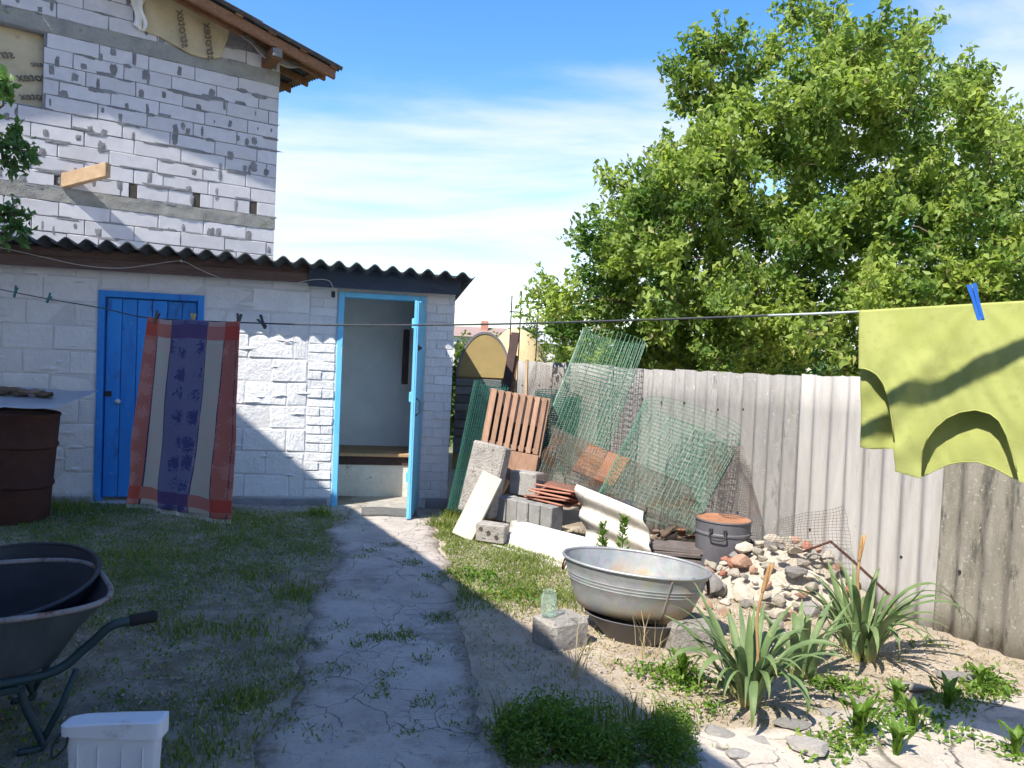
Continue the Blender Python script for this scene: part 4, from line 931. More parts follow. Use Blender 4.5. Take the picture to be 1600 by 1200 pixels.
# wheelbarrow seen side-on, wheel beyond the frame
wb = thing('wheelbarrow', 'dark wheelbarrow with rusty rim standing on the grass', 'wheelbarrow', (-1.9, 2.85, 0))
WBF = Frame((-1.60, 3.06), (-.81, -.58))             # x from the handle end of the tray towards the wheel; off < 0 is nearer
WBF.n = Vector((-.58, .81, 0)).normalized()   # off < 0 is the near side
_wb = Frame.__call__
LT, WT_ = .92, .66
def ring(L0, L1, w, z, rise, n=48):               # rounded rectangle from x=L0 to L1, half width w
    pts = []
    for k in range(n):
        t = 2 * math.pi * k / n; c, s = math.cos(t), math.sin(t); e = .55
        x = (abs(c) ** e) * (1 if c > 0 else -1); y = (abs(s) ** e) * (1 if s > 0 else -1)
        pts.append(WBF((L0 + L1) / 2 + x * (L1 - L0) / 2 + .05 * y * (x < 0) * w, y * w, z + rise * (x + 1) / 2 + .02 * (y + 1) * (w / .325)))
    return pts
def loft(m, rings):
    k0 = len(m.v); n = len(rings[0])
    for r in rings: m.v += r
    for i in range(len(rings) - 1):
        for k in range(n): m.f.append((k0 + i * n + k, k0 + i * n + (k + 1) % n, k0 + (i + 1) * n + (k + 1) % n, k0 + (i + 1) * n + k))
R0 = ring(.0, LT, .325, .515, .02); R1 = ring(.10, LT - .12, .27, .40, .02); R2 = ring(.17, LT - .22, .22, .285, -.02)
m = MB(); loft(m, [R0, R1, R2]); m.f.append(tuple(range(96, 144))); tray = part(m, 'tray', 'barrow_paint', wb, smooth=True, angle=50)
m = MB(); I0 = [p + Vector((0, 0, .003)) for p in ring(.010, LT - .01, .317, .512, .02)]; I1 = ring(.11, LT - .13, .262, .402, .02); I2 = ring(.18, LT - .23, .212, .292, -.02); loft(m, [I0, I1, I2]); m.f.append(tuple(range(96, 144)))
part(m, 'tray_lining', 'barrow_inside', tray, smooth=True)
R0c = R0 + [R0[0]]; part(MB().tube(R0c, .011, 8, False), 'rim', 'barrow_rim', tray, smooth=True)
for s in (-1, 1):
    ex = 0 if s < 0 else .10
    m = MB().tube(catm([WBF(.95, s * .10, .20), WBF(.55, s * .20, .262), WBF(.22, s * .235, .275), WBF(.09 + ex, s * .25, .36), WBF(.02 + ex, s * .275, .43), WBF(-.05 + ex, s * .285, .445), WBF(-.11 + ex, s * .285, .448)], 5), .017, 10); hd = part(m, 'handle', 'frame_green', wb, smooth=True)
    part(MB().tube([WBF(-.045 + ex, s * .285, .4445), WBF(-.05 + ex, s * .285, .445), WBF(-.13 + ex, s * .285, .449), WBF(-.14 + ex, s * .285, .449)], [.019, .0225, .0225, .018], 12), 'grip', 'rubber', hd, smooth=True)
    m = MB().tube(catm([WBF(.30, s * .225, .265), WBF(.275, s * .23, .16), WBF(.235, s * .235, .06), WBF(.225, s * .235, gz(-1.6, 3) + .012), WBF(.30, s * .235, gz(-1.6, 3) + .012)], 5), .014, 8); part(m, 'leg', 'frame_green', wb, smooth=True)
    m = MB().tube([WBF(.12, s * .235, .275), WBF(.17, s * .235, .14), WBF(.225, s * .235, .03)], .012, 8); part(m, 'leg_brace', 'frame_green', wb, smooth=True)
m = MB().box(WBF, .28, .37, -.24, .24, .225, .25, .004); m.box(WBF, .62, .68, -.2, .2, .215, .24, .004); part(m, 'cross_bar', 'frame_green', wb)
wh = MB(); wc = WBF(1.10, 0, .19); RY = Matrix.Rotation(math.atan2(.58, .81), 3, 'Z') @ Matrix.Rotation(math.pi / 2, 3, 'X')
wheel = part(wh.lathe([(.11, -.03), (.15, -.042), (.182, -.03), (.19, 0), (.182, .03), (.15, .042), (.11, .03)], wc, 32, M=RY), 'wheel', 'rubber', wb, smooth=True)
part(MB().lathe([(.0, -.045), (.03, -.045), (.035, -.02), (.11, -.028), (.112, .028), (.035, .02), (.03, .045), (0, .045)], wc, 24, M=RY), 'rim', 'zinc_sheet', wheel, smooth=True)
# black rubber basin lying in the tray
rbn = Vector((-1.97, 3.04, .255)); RT = Matrix.Rotation(R_(11), 3, 'X'); rb_ = thing('rubber_basin', 'black rubber basin lying in the wheelbarrow tray', 'basin', rbn)
part(MB().lathe([(.001, .02), (.20, .02), (.23, .04), (.325, .27), (.335, .285), (.345, .28), (.24, .03), (.20, .0), (.001, .0)], rbn, 48, M=RT), 'shell', 'black_rubber', rb_, smooth=True, angle=50)
part(MB().tube([rbn + RT @ Vector((.34 * math.cos(t * .13090), .34 * math.sin(t * .13090), .282)) for t in range(49)], .009, 8, False), 'rim', 'black_rubber', rb_, smooth=True)
# white plastic box in the corner
bx = thing('plastic_box', 'white plastic box with a ragged rim on the grass by the wheelbarrow', 'box', (-1.10, 2.25, 0))
BF = Frame((-1.29, 2.20), (1, .03)); g0_ = gz(-1.1, 2.2)
def bxr(w0, z, d, n=40):
    pts = []
    for k in range(n):
        t = 2 * math.pi * k / n; c, s = math.cos(t), math.sin(t); e = .28; x = abs(c) ** e * (1 if c > 0 else -1); y = abs(s) ** e * (1 if s > 0 else -1)
        pts.append(BF(.155 + x * (.137 - w0), -.05 + y * d, z * .94 + g0_))
    return pts
def rag(P, s_): return [p + Vector((0, 0, .010 * noise.noise(p * 14) + .022 * ((p.x + 1.25) / .3 - .5))) for p in P]
m = MB(); loft(m, [bxr(.020, 0, .024), bxr(.004, .345, .030)]); part(m, 'shell', 'white_plastic', bx, smooth=True, angle=40)
m = MB(); loft(m, [bxr(.004, .34, .030), bxr(-.010, .342, .040), rag(bxr(-.010, .388, .040), 1), rag(bxr(.0, .392, .032), 1), bxr(.006, .33, .026), bxr(.012, .25, .024)]); m.f.append(tuple(range(5 * 40, 6 * 40))); m.f.append(tuple(range(3 * 40, 4 * 40))); part(m, 'rim', 'white_plastic', bx, smooth=True, angle=40)

for x in (.06, .12, .19, .25): part(MB().box(BF, x - .003, x + .003, -.026, -.0165, .04, .30, .002), 'rib', 'white_plastic', bx)
part(MB().tube(catm([BF(.012, -.02, .335), BF(-.008, -.012, .30), BF(.0, .0, .27), BF(.03, -.008, .30), BF(.035, -.014, .33)], 4), .0035, 6), 'handle', 'dark_iron', bx, smooth=True)

# ================================================================== WIRE MESH
def wire_sheet(fn, nu, nv, su, sv, r=.0016):
    m = MB()
    for i in range(nu + 1): m.tube([fn(i / nu, k / sv) for k in range(sv + 1)], r, 3, False)
    for j in range(nv + 1): m.tube([fn(k / su, j / nv) for k in range(su + 1)], r, 3, False)
    return m
def mesh_roll(p0, p1, rx, ry, label, ncirc, nlen, turns=1.0, mat='green_wire', side=Vector((1, -.35, 0)), seed=0, group='rolls of wire mesh on the fence', r=.0019, flare=0.0):
    ax = (p1 - p0); side = (side - ax.normalized() * side.dot(ax.normalized())).normalized(); nn = ax.normalized().cross(side)
    def fn(u, v):
        t = 2 * math.pi * turns * u + .6; k = 1 + .10 * u * turns + flare * v + .06 * noise.noise((math.cos(t) * 1.2, math.sin(t) * 1.2 + seed, v * 2))
        return p0 + ax * v + side * (rx * k * math.cos(t)) + nn * (ry * k * math.sin(t))
    m = wire_sheet(fn, ncirc, nlen, int(ncirc * .8), 10, r)
    return solo(m, 'mesh_roll', mat, label, 'wire mesh', p0, group)
mesh_roll(at(872, 752, 6.85), at(958, 524, 7.35), .30, .10, 'tall green wire mesh roll reaching above the fence', 58, 40, 1.25, seed=1, r=.0017)
mesh_roll(at(1005, 800, 5.95), at(1080, 648, 6.28), .39, .17, 'wide green wire mesh roll with an arched top beside the grey can', 74, 27, 1.25, seed=5, flare=.05, side=Vector((1, -.62, -.12)), r=.0016)
mesh_roll(at(722, 800, 7.25), at(768, 600, 7.55), .13, .10, 'narrow dark green wire mesh roll between shed and slatted crate', 60, 60, 1.6, 'dark_green_wire', seed=9, flare=.25)
mesh_roll(at(852, 735, 7.2), at(872, 615, 7.4), .20, .12, 'bunched green wire mesh behind the slatted crate', 80, 36, 2.2, 'dark_green_wire', seed=12)
def sag(px0, px1, px2, px3, Ys, nu, nv, label, mat, wave=.05, seed=0, r=.0015):
    c = [at(*p, Y) for p, Y in zip((px0, px1, px2, px3), Ys)]
    def fn(u, v):
        p = (c[0] * (1 - u) + c[1] * u) * (1 - v) + (c[3] * (1 - u) + c[2] * u) * v; w_ = wave * noise.noise((u * 3, v * 3, seed)) + wave * .6 * math.sin(u * 7 + v * 4 + seed)
        return p + Vector((-.7, -.6, .3)) * w_
    return solo(wire_sheet(fn, nu, nv, 22, 22, r), 'wire_netting', mat, label, 'wire netting', c[0], None)
sag((838, 748), (1105, 838), (1080, 760), (860, 665), (6.5, 5.75, 5.95, 6.8), 90, 44, 'tangled bare wire netting draped over the tiles and scrap', 'bare_wire', .09, 2, .0018)
sag((1095, 815), (1190, 820), (1165, 700), (1110, 690), (5.85, 5.6, 5.85, 6.1), 30, 40, 'bare wire netting leaning on the fence above the grey can', 'bare_wire', .05, 4, .0016)
sag((815, 690), (905, 745), (935, 590), (835, 565), (7.3, 7.0, 7.5, 8.3), 46, 54, 'bare wire netting leaning on the fence behind the crate', 'bare_wire', .06, 6, .0016)
sag((1195, 850), (1332, 858), (1318, 790), (1215, 812), (4.98, 4.72, 4.83, 5.15), 22, 12, 'scrap of wire netting sagging over the rubble heap', 'bare_wire', .03, 8, .0013)

# ================================================================== SCRAP BY THE FENCE
def obox(name, mat, label, cat, c, size, rz=0, rx=0, ry=0, b=.006, j=.002, group=None):
    M = Matrix.Rotation(rz, 3, 'Z') @ Matrix.Rotation(ry, 3, 'Y') @ Matrix.Rotation(rx, 3, 'X'); c = Vector(c)
    return solo(MB().box(lambda a, o, z: c + M @ Vector((a, o, z)), -size[0] / 2, size[0] / 2, -size[1] / 2, size[1] / 2, 0, size[2], b, j), name, mat, label, cat, c, group)
# slatted crate
cr = thing('slatted_crate', 'orange brown slatted wooden crate standing behind the concrete slab', 'crate', at(788, 790, 7.0) * 1)
cr.location.z = gz(-.05, 7.0); CM = Matrix.Rotation(R_(-4), 3, 'Z') @ Matrix.Rotation(R_(7.5), 3, 'Y') @ Matrix.Rotation(R_(-6), 3, 'X'); co = at(768, 606, 6.95)
def CF(a, o, z): return co + CM @ Vector((a, -o, z))
for i in range(8): part(MB().box(CF, .012 + i * .066, .056 + i * .066, .0, .018, -.52, -.006, .003), 'slat', 'crate_wood', cr)
part(MB().box(CF, .0, .53, -.002, .016, -1.16, -.525, .004), 'panel', 'crate_wood', cr)
m = MB(); m.box(CF, -.004, .034, -.28, -.004, -1.16, -.002, .004); part(m, 'side', 'crate_wood', cr); m = MB(); m.box(CF, .505, .545, -.28, -.004, -1.16, -.002, .004); part(m, 'side', 'crate_wood', cr)
part(MB().box(CF, .036, .503, -.28, -.255, -1.16, -.01, .004), 'back', 'dark_board', cr)
for z in (-.50, -.04): part(MB().box(CF, .036, .503, -.03, -.003, z, z + .03, .003), 'rail', 'crate_wood', cr)
obox('concrete_slab', 'rough_concrete', 'thick grey concrete slab leaning in front of the slatted crate', 'slab', at(745, 803, 6.62), (.33, .13, .62), R_(-30), R_(-9), R_(7), .012, .006)
obox('white_board', 'cream_board', 'short cream white board leaning on the concrete slab', 'board', gnd(722, 836) + Vector((0, 0, -.02)), (.19, .035, .58), R_(-22), R_(-24), R_(17), .004, .002)
obox('brown_board', 'raw_board', 'brown board leaning right behind the cream white one', 'board', gnd(742, 826) + Vector((0, 0, -.02)), (.16, .05, .52), R_(-26), R_(-20), R_(18), .004, .002)
obox('dark_slab', 'slate_dark', 'dark slab standing between the boards and the grey blocks', 'slab', gnd(768, 815) + Vector((0, .08, -.02)), (.17, .06, .40), R_(-30), R_(-14), R_(12), .006, .004)
# hollow block
hb = thing('hollow_block', 'pale hollow block with dark core holes at the foot of the cream board', 'block', gnd(765, 842)); hp = gnd(765, 842); HBF = Frame((hp.x - .12, hp.y), (.93, -.36))
part(MB().box(HBF, 0, .25, -.14, 0, -.02, .125, .008, .003), 'body', 'rough_concrete', hb)
for a, z in ((.05, .085), (.12, .06), (.19, .03)):
    part(MB().lathe([(.0, 0), (.015, 0), (.017, .004)], HBF(a, .0015, z), 10, M=Matrix.Rotation(HBF.ang, 3, 'Z') @ Matrix.Rotation(math.pi / 2, 3, 'X')), 'core_hole_shade', 'hole_shade', hb)  # flat discs, the shade of the holes put into their colour
# five grey blocks stood in a row on a piece of sheet
RB = Frame((-.10, 6.62), (.73, -.68)); bl_lab = ['grey block at the slab end of the row of five', 'second grey block of the row counted from the concrete slab', 'middle grey block of the row of five', 'fourth grey block of the row counted from the concrete slab', 'grey block at the tub end of the row of five']
for i in range(5):
    m = MB().box(RB, i * .128 + .004, i * .128 + .122, -.16, random.uniform(-.006, .006), .085, .295 + random.uniform(-.004, .004), .007, .003); solo(m, 'grey_block', 'cinder', bl_lab[i], 'block', RB(i * .128 + .06, -.08, .085), 'grey blocks in a row')
UB = Frame((.0, 6.78), (.80, -.60)); solo(MB().box(UB, .02, .30, -.14, 0, .29, .50, .008, .003), 'grey_block', 'cinder', 'grey block lying crosswise on top of the row of blocks', 'block', UB(.15, -.07, .29))
random.seed(52)
tl_lab = ['lowest red roof tile of the stack on the grey blocks', 'second red tile from the bottom of the stack on the grey blocks', 'middle red tile of the stack on the grey blocks', 'red tile second from the top of the stack on the blocks', 'topmost red tile of the stack on the grey blocks']
for i in range(5):
    c = Vector((.36 + .02 * i + random.uniform(-.015, .015), 6.46 - .01 * i, .302 + i * .030)); a = R_(-36) + random.uniform(-.12, .12)
    def tf(u, v, c=c, a=a):
        p, q = (u - .5) * .40, (v - .5) * .24; return (c.x + p * math.cos(a) - q * math.sin(a), c.y + p * math.sin(a) + q * math.cos(a), c.z + .012 * math.cos(v * 6.28) + .02 * (u - .5) * (1 if i % 2 else -1) * .6)
    solo(MB().grid(tf, 6, 12), 'roof_tile', 'terracotta', tl_lab[i], 'roof tile', c, 'red roof tiles in a stack', smooth=True, solid=.014)
for i in range(9):
    c = Vector((.62 + .10 * (i % 4) + random.uniform(-.03, .03), 6.52 - .12 * (i % 3) - .06 * (i % 4), .30 + .035 * (i // 3) - .03 * (i % 4)))
    o_ = obox('tile_shard', 'terracotta', 'broken red tile lying under the bare wire netting', 'tile shard', c, (random.uniform(.16, .26), random.uniform(.10, .15), .016), random.uniform(-1, 0), random.uniform(-.25, .25), random.uniform(-.2, .2), .003, .004, 'broken tiles under the netting')
# corrugated scraps
def wavy(p0, p1, width, amp, pitch, side, up, label, n=64, mat='asbestos_white', phase=0):
    ax = p1 - p0; side = side.normalized()
    def fn(u, v): return p0 + ax * (v + .02 * noise.noise((u * 9, 1, phase)) * (1 if v > .5 else -1)) + side * (width * (u - .5)) + up * (amp * math.cos(2 * math.pi * (u - .5) * width / pitch + phase))
    m = MB().grid(fn, n, 6); m.uv = None; return solo(m, 'corrugated_scrap', mat, label, 'corrugated sheet', p0, None, smooth=True, solid=.012)
wavy(at(782, 838, 6.40) + Vector((0, 0, .02)), at(915, 872, 5.62) + Vector((0, 0, .0)), .36, .026, .17, Vector((.55, .55, .42)), Vector((-.3, -.4, .86)), 'low pale corrugated sheet lying under the row of grey blocks')
wavy(at(908, 800, 6.15), at(1015, 848, 5.55), .46, .036, .20, Vector((-.18, .30, .80)), Vector((-.55, -.75, .25)), 'pale corrugated sheet piece propped behind the zinc tub', phase=1.2)
# sheet of rust, bag, leaning boards, dark slabs
obox('rusty_sheet', 'rust_orange', 'rusty metal panel leaning under the wire mesh rolls', 'metal panel', at(925, 748, 6.75), (.46, .015, .30), R_(-42), R_(-38), R_(10), .002, .004)
def bagf(u, v):
    p = at(958, 792, 6.35); x, y = (u - .5) * .36, (v - .5) * .30
    return p + Vector((x, y - .35 * x, .10 * (v - .5) - .18 * x + .035 * noise.noise((u * 5, v * 5, 3)) + .012 * noise.noise((u * 17, v * 15, 4))))
solo(MB().grid(bagf, 28, 20), 'plastic_sack', 'blue_bag', 'crumpled blue grey sack wedged behind the propped corrugated piece', 'sack', at(958, 792, 6.35), smooth=True, solid=.012)
def lean_board(p0, p1, w_, th, mat, label):
    ax = (p1 - p0).normalized(); sd_ = Vector((1, -.2, 0)); sd_ = (sd_ - ax * sd_.dot(ax)).normalized(); nn = ax.cross(sd_); L = (p1 - p0).length
    solo(MB().box(lambda a, o, z: p0 + sd_ * a + nn * o + ax * z, -w_ / 2, w_ / 2, -th / 2, th / 2, 0, L, .004, .003), 'leaning_board', mat, label, 'board', p0)
lean_board(Vector((-.22, 7.75, gz(0, 7.7))), at(806, 520, 8.35), .09, .04, 'dark_board', 'dark board rising above the slatted crate towards the sky')
lean_board(Vector((-.10, 7.8, gz(0, 7.7))), at(802, 556, 8.3), .10, .03, 'roof_timber', 'reddish brown board leaning beside the taller dark board')
lean_board(Vector((.16, 7.3, gz(0, 7.3))), at(823, 562, 7.9), .03, .025, 'fresh_timber', 'thin pale batten leaning behind the slatted crate')
random.seed(61)
for i in range(5):
    c = Vector((1.28 + random.uniform(-.02, .02), 5.72 - .01 * i, gz(1.3, 5.7) + i * .040)); obox('dark_slate', 'slate_dark', ('lowest', 'second lowest', 'middle', 'second highest', 'topmost')[i] + ' dark slab of the flat stack beside the grey can', 'slab', c, (.42, .24, .030), R_(-14) + random.uniform(-.08, .08), random.uniform(-.03, .03), random.uniform(-.03, .03), .005, .005, 'dark slabs stacked flat')
for i in range(12):
    c = Vector((1.15 + random.uniform(0, .38), 5.84 + random.uniform(-.12, .10), gz(1.3, 5.7) + .19 + random.uniform(0, .06))); obox('scrap_chip', 'bark_chip' if i % 3 else 'rust_orange', 'brown scrap chip heaped on the dark slabs', 'scrap', c, (random.uniform(.08, .2), random.uniform(.04, .08), .015), random.uniform(0, 3), random.uniform(-.5, .5), random.uniform(-.5, .5), .002, .004, 'scrap heaped on the dark slabs')
# grey can with a rusty sunken lid
kc = Vector((1.60, 5.62, gz(1.6, 5.6))); can = thing('metal_can', 'grey metal can with a rusty lid and bail handle by the fence', 'can', kc)
prof = [(.185, 0), (.190, .01), (.195, .30), (.203, .306), (.203, .318), (.196, .325), (.198, .395), (.206, .402), (.204, .412), (.196, .41), (.192, .395)]
part(MB().lathe(prof, kc, 40, cap0=True), 'shell', 'grey_can', can, smooth=True, angle=40)
part(MB().lathe([(0, .392), (.12, .394), (.185, .398), (.197, .408)], kc, 40), 'lid', 'rust_orange', can, smooth=True)
d = Vector((-.42, -.9, 0)).normalized(); s_ = Vector((.9, -.42, 0)); b_ = kc + d * .200
part(MB().tube(catm([b_ + s_ * -.05 + Vector((0, 0, .345)), b_ + d * .02 + s_ * -.055 + Vector((0, 0, .30)), b_ + d * .022 + s_ * 0 + Vector((0, 0, .285)), b_ + d * .02 + s_ * .055 + Vector((0, 0, .30)), b_ + s_ * .05 + Vector((0, 0, .345))], 5), .006, 6), 'handle', 'dark_iron', can, smooth=True)
for q in (-1, 1): part(MB().box(lambda a, o, z: b_ + s_ * (q * .05 + a) + d * o + Vector((0, 0, .34 + z)), -.012, .012, -.006, .008, -.012, .022, .002), 'handle_lug', 'dark_iron', can)

# ================================================================== ZINC TUB ON BLOCKS
tcn = Vector((.715, 4.20, .135)); TA = math.atan2(-.30, .95)
tub = thing('zinc_tub', 'big oval galvanised tub set on pale blocks and a basin', 'tub', tcn)
TM = Matrix.Rotation(R_(2.2), 3, 'Y')
def tr(z): return .300 + (.405 - .300) * (z / .27) ** .85
prof = [(0.001, .012), (.27, .010), (.292, 0)] + [(tr(z), z) for z in (.004, .05, .10, .145)] + [(tr(.150) + .004, .150), (tr(.155), .155), (tr(.162), .162), (tr(.167) + .004, .167), (tr(.172), .172), (tr(.179), .179), (tr(.184) + .004, .184), (tr(.189), .189)] + [(tr(z), z) for z in (.22, .262)]
part(MB().lathe(prof, tcn, 64, 1.0, .66, TA, M=TM), 'body', 'galvanised', tub, smooth=True, angle=50)
part(MB().lathe([(tr(.262) - .004, .262), (tr(.2) - .006, .2), (tr(.1) - .006, .1), (.29, .022), (.27, .016), (.001, .016)], tcn, 64, 1.0, .66, TA, M=TM), 'inner_wall', 'galvanised', tub, smooth=True)
def ell(t, r, z): x, y = r * math.cos(t), r * .66 * math.sin(t); return tcn + TM @ Vector((x * math.cos(TA) - y * math.sin(TA), x * math.sin(TA) + y * math.cos(TA), z))
part(MB().tube([ell(2 * math.pi * k / 72, tr(.262) + .002, .264) for k in range(73)], .0085, 8, False), 'rim', 'galvanised', tub, smooth=True)
part(MB().lathe([(.001, .085), (tr(.085) - .008, .085)], tcn, 64, 1.0, .66, TA, M=TM), 'residue', 'stone_grey', tub)
for t in (math.pi, 0):
    rr = MB().tube(catm([ell(t - .16, tr(.22) + .006, .235), ell(t - .15, tr(.2) + .022, .19), ell(t, tr(.18) + .028, .165), ell(t + .15, tr(.2) + .022, .19), ell(t + .16, tr(.22) + .006, .235)], 5), .006, 6); part(rr, 'handle', 'rusty_steel', tub, smooth=True)
part(MB().tube([ell(-.98, tr(z) + .003, z) for z in (.01, .08, .16, .24, .258)], .004, 5), 'seam', 'galvanised', tub, smooth=True)
bcn = Vector((.73, 4.13, gz(.73, 4.1) + .0)); bas = thing('basin', 'dark dented basin supporting the zinc tub', 'basin', bcn)
part(MB().lathe([(.001, .0), (.130, .0), (.145, .01), (.235, .125), (.246, .132), (.238, .134), (.228, .126)], bcn, 40, 1.15, .75, TA), 'shell', 'grey_can', bas, smooth=True, angle=45)
p = gnd(836, 1003); BKF = Frame((.165, 4.02), (.93, -.36)); BKF = Frame(gnd(866, 1023).xy, (.80, .60))
solo(MB().box(BKF, 0, .24, -.20, 0, -.02, .155, .018, .008), 'stone_block', 'rough_concrete', 'rough pale block under the tub, a glass jar on top', 'block', BKF(.1, -.1, 0))
BK2 = Frame(gnd(1048, 1022).xy, (.97, .20)); solo(MB().box(BK2, 0, .24, -.22, 0, -.02, .15, .018, .008), 'stone_block', 'rough_concrete', 'pale block under the tub behind the iris leaves', 'block', BK2(.1, -.1, 0))
jc = BKF(.05, -.12, .156); jar = thing('glass_jar', 'clear glass jar standing on the pale block beside the tub', 'jar', jc)
part(MB().lathe([(.001, .002), (.038, .002), (.042, .010), (.042, .100), (.034, .118), (.033, .132), (.035, .134), (.031, .134), (.031, .118), (.039, .098), (.039, .012), (.001, .006)], jc, 24), 'glass', 'jar_glass', jar, smooth=True)

# ================================================================== RUBBLE HEAP
random.seed(77)
hc_ = FE(-1.02, .43, 0)
def heap(x, y):
    p = Vector((x, y, 0)) - hc_; a = p.dot(FE.x); b_ = p.dot(FE.n); return .31 * max(0, 1 - ((a - .02) / .58) ** 2) * max(0, 1 - max(0, (b_ + .20)) / .62)
mh = MB().grid(lambda u, v: (lambda q: (q.x, q.y, gz(q.x, q.y) - .03 + .90 * heap(q.x, q.y) + .035 * noise.noise(q * 11) + .02 * noise.noise(q * 27)))(hc_ + FE.x * (-.62 + 1.24 * u) + FE.n * (-.48 + 1.0 * v)), 60, 44); mh.uv = None
solo(mh, 'rubble', 'stone_pale', 'fine debris filling the rubble heap by the fence', None, hc_, kind='stuff')
n_st = 0; placed = []
for i in range(1500):
    a, b_ = random.uniform(-.58, .60), random.uniform(-.38, .48); q = hc_ + FE.x * a + FE.n * b_; h = heap(q.x, q.y)
    if h < .01 and random.random() < .8: continue
    s = random.choice((.045, .055, .065, .08, .095, .11)); 
    if any((q - r).length < (s + t) * .60 for r, t in placed): continue
    placed.append((q, s)); n_st += 1
    mt = random.choices(['stone_pale', 'stone_pink', 'stone_grey', 'terracotta'], [.64, .18, .12, .06])[0]
    lab = {'stone_pale': 'pale broken stone in the rubble heap', 'stone_pink': 'pinkish broken stone in the rubble heap', 'stone_grey': 'grey broken stone in the rubble heap', 'terracotta': 'red brick fragment in the rubble heap'}[mt]
    o = bpy.data.objects.new('rubble_stone', svm(i, mt)); COL.objects.link(o); o.matrix_world = stoneM(Vector((q.x, q.y, gz(q.x, q.y) + h + s * .25)), (s * random.uniform(.9, 1.25), s * random.uniform(.75, 1.0), s * random.uniform(.5, .75)), None, .6)
    props(o, lab, 'stone', 'stones of the rubble heap: ' + mt.replace('_', ' '))
for (px, py, Y, s, mt, lab) in [(1148, 882, 5.28, (.105, .08, .075), 'terracotta', 'large orange stone lying against the foot of the grey can'), (1112, 912, 4.95, (.12, .10, .10), 'stone_grey', 'large grey stone next to the tub under the orange one'),
        (1130, 960, 4.62, (.085, .06, .05), 'stone_pink', 'pink stone lying between tub and iris'), (1105, 945, 4.7, (.06, .05, .05), 'stone_pink', 'small pink stone tucked beside the tub'), (1155, 915, 4.95, (.07, .06, .05), 'stone_pale', 'yellowish stone under the large orange one'),
        (1215, 975, 4.35, (.075, .07, .05), 'stone_grey', 'grey rounded stone behind the nearer iris'), (1090, 975, 4.55, (.06, .05, .04), 'stone_pale', 'pale stone lying beside the tub wall')]:
    o = bpy.data.objects.new('loose_stone', svm(int(px), mt)); COL.objects.link(o); p = at(px, py, Y); o.matrix_world = stoneM(p, s, random.uniform(0, 6), .25); props(o, lab, 'stone')
p0, p1 = at(1298, 846, 4.98), at(1390, 930, 4.62); solo(MB().tube([p0, (p0 + p1) / 2 + Vector((0, 0, .006)), p1], .009, 6), 'rusty_rod', 'rusty_steel', 'rusty rod sloping down over the rubble heap', 'rod', p0, smooth=True)
p0, p1 = at(1255, 862, 5.05), at(1298, 846, 4.98); solo(MB().tube([p0, p1], .008, 6), 'rusty_rod', 'rusty_steel', 'short rusty rod on top of the rubble heap', 'rod', p0, smooth=True)

# ================================================================== PLANTS
def strip_leaf(base, d, L, w, arch, seed, fold=.25, nseg=12, twist=0.0, th0=84):
    """sword leaf: rises along d, bends over by arch"""
    m = MB(); d = Vector((d[0], d[1], 0)).normalized(); ang = R_(82) ; pts = []; p = Vector(base)
    for i in range(nseg + 1):
        pts.append(p.copy()); q = i / nseg; th = R_(th0) - arch * (q ** 2.0)
        p = p + (d * math.cos(th) + Vector((0, 0, math.sin(th)))) * (L / nseg)
    def fn(u, v):
        k = min(nseg, int(v * nseg)); f = v * nseg - k; c = pts[k].lerp(pts[min(nseg, k + 1)], f); t = (pts[min(nseg, k + 1)] - pts[max(0, k - 1)]).normalized()
        s = Vector((-d.y, d.x, 0)); s = (Matrix.Rotation(twist * v + seed * .3, 3, t) @ s); n_ = t.cross(s)
        wd = w * (.55 + .45 * sm(0, .25, v)) * (1 - max(0, (v - .55) / .45) ** 1.7) ; x = (u - .5) * 2
        return c + s * (x * wd / 2) + n_ * (fold * abs(x) * wd / 2)
    return m.grid(fn, 4, nseg * 2)
def iris(px, py, label, leaves, stalk=None, seed=0, scale=1.0):
    random.seed(seed); b = gnd(px, py); b.z = gz(b.x, b.y) + .005; t = thing('iris_plant', label, 'iris', b, 'iris clumps before the fence')
    for (az, L, arch, w) in leaves:
        a = R_(az); o = b + Vector((math.cos(a), math.sin(a), 0)) * random.uniform(.015, .085) * scale; part(strip_leaf(o, (math.cos(a), math.sin(a)), L * scale, w * scale, R_(arch), random.uniform(-1, 1), twist=random.uniform(-.5, .5), th0=random.uniform(60, 84)), 'leaf', 'iris_leaf', t, smooth=True)
    if stalk:
        tip = at(*stalk); m = MB(); k = 9; P = [b.lerp(tip, i / k) + Vector((.02 * math.sin(i * .8), 0, 0)) for i in range(k + 1)]; st = part(MB().tube(P, [.007] * (k + 1), 6), 'stalk', 'flower_stalk', t, smooth=True)
        P2 = [P[-3].lerp(tip, i / 8) for i in range(9)]; part(MB().tube(P2, [.006, .009, .010, .0095, .010, .009, .008, .006, .003], 8), 'seed_head', 'flower_stalk', st, smooth=True)
def rl(n, seed, az0=0, az1=360, L=(.40, .62), arch=(40, 190), w=(.028, .045)):
    random.seed(seed); return [(az0 + (az1 - az0) * (i + random.random()) / n, random.uniform(*L), random.uniform(*arch), random.uniform(*w)) for i in range(n)]
iris(1168, 1098, 'wide iris clump with drooping blades nearest the stone paving', rl(32, 1, L=(.38, .56), arch=(15, 150), w=(.024, .038)) + [(100, .42, 20, .04), (60, .46, 30, .04), (130, .44, 25, .04), (178, .56, 205, .04), (300, .50, 215, .04), (255, .52, 205, .042), (270, .42, 190, .04), (285, .46, 200, .038), (235, .44, 195, .04), (215, .50, 190, .038), (80, .40, 10, .04), (20, .5, 60, .038), (160, .48, 50, .038)], (1203, 880, 3.45), 1)
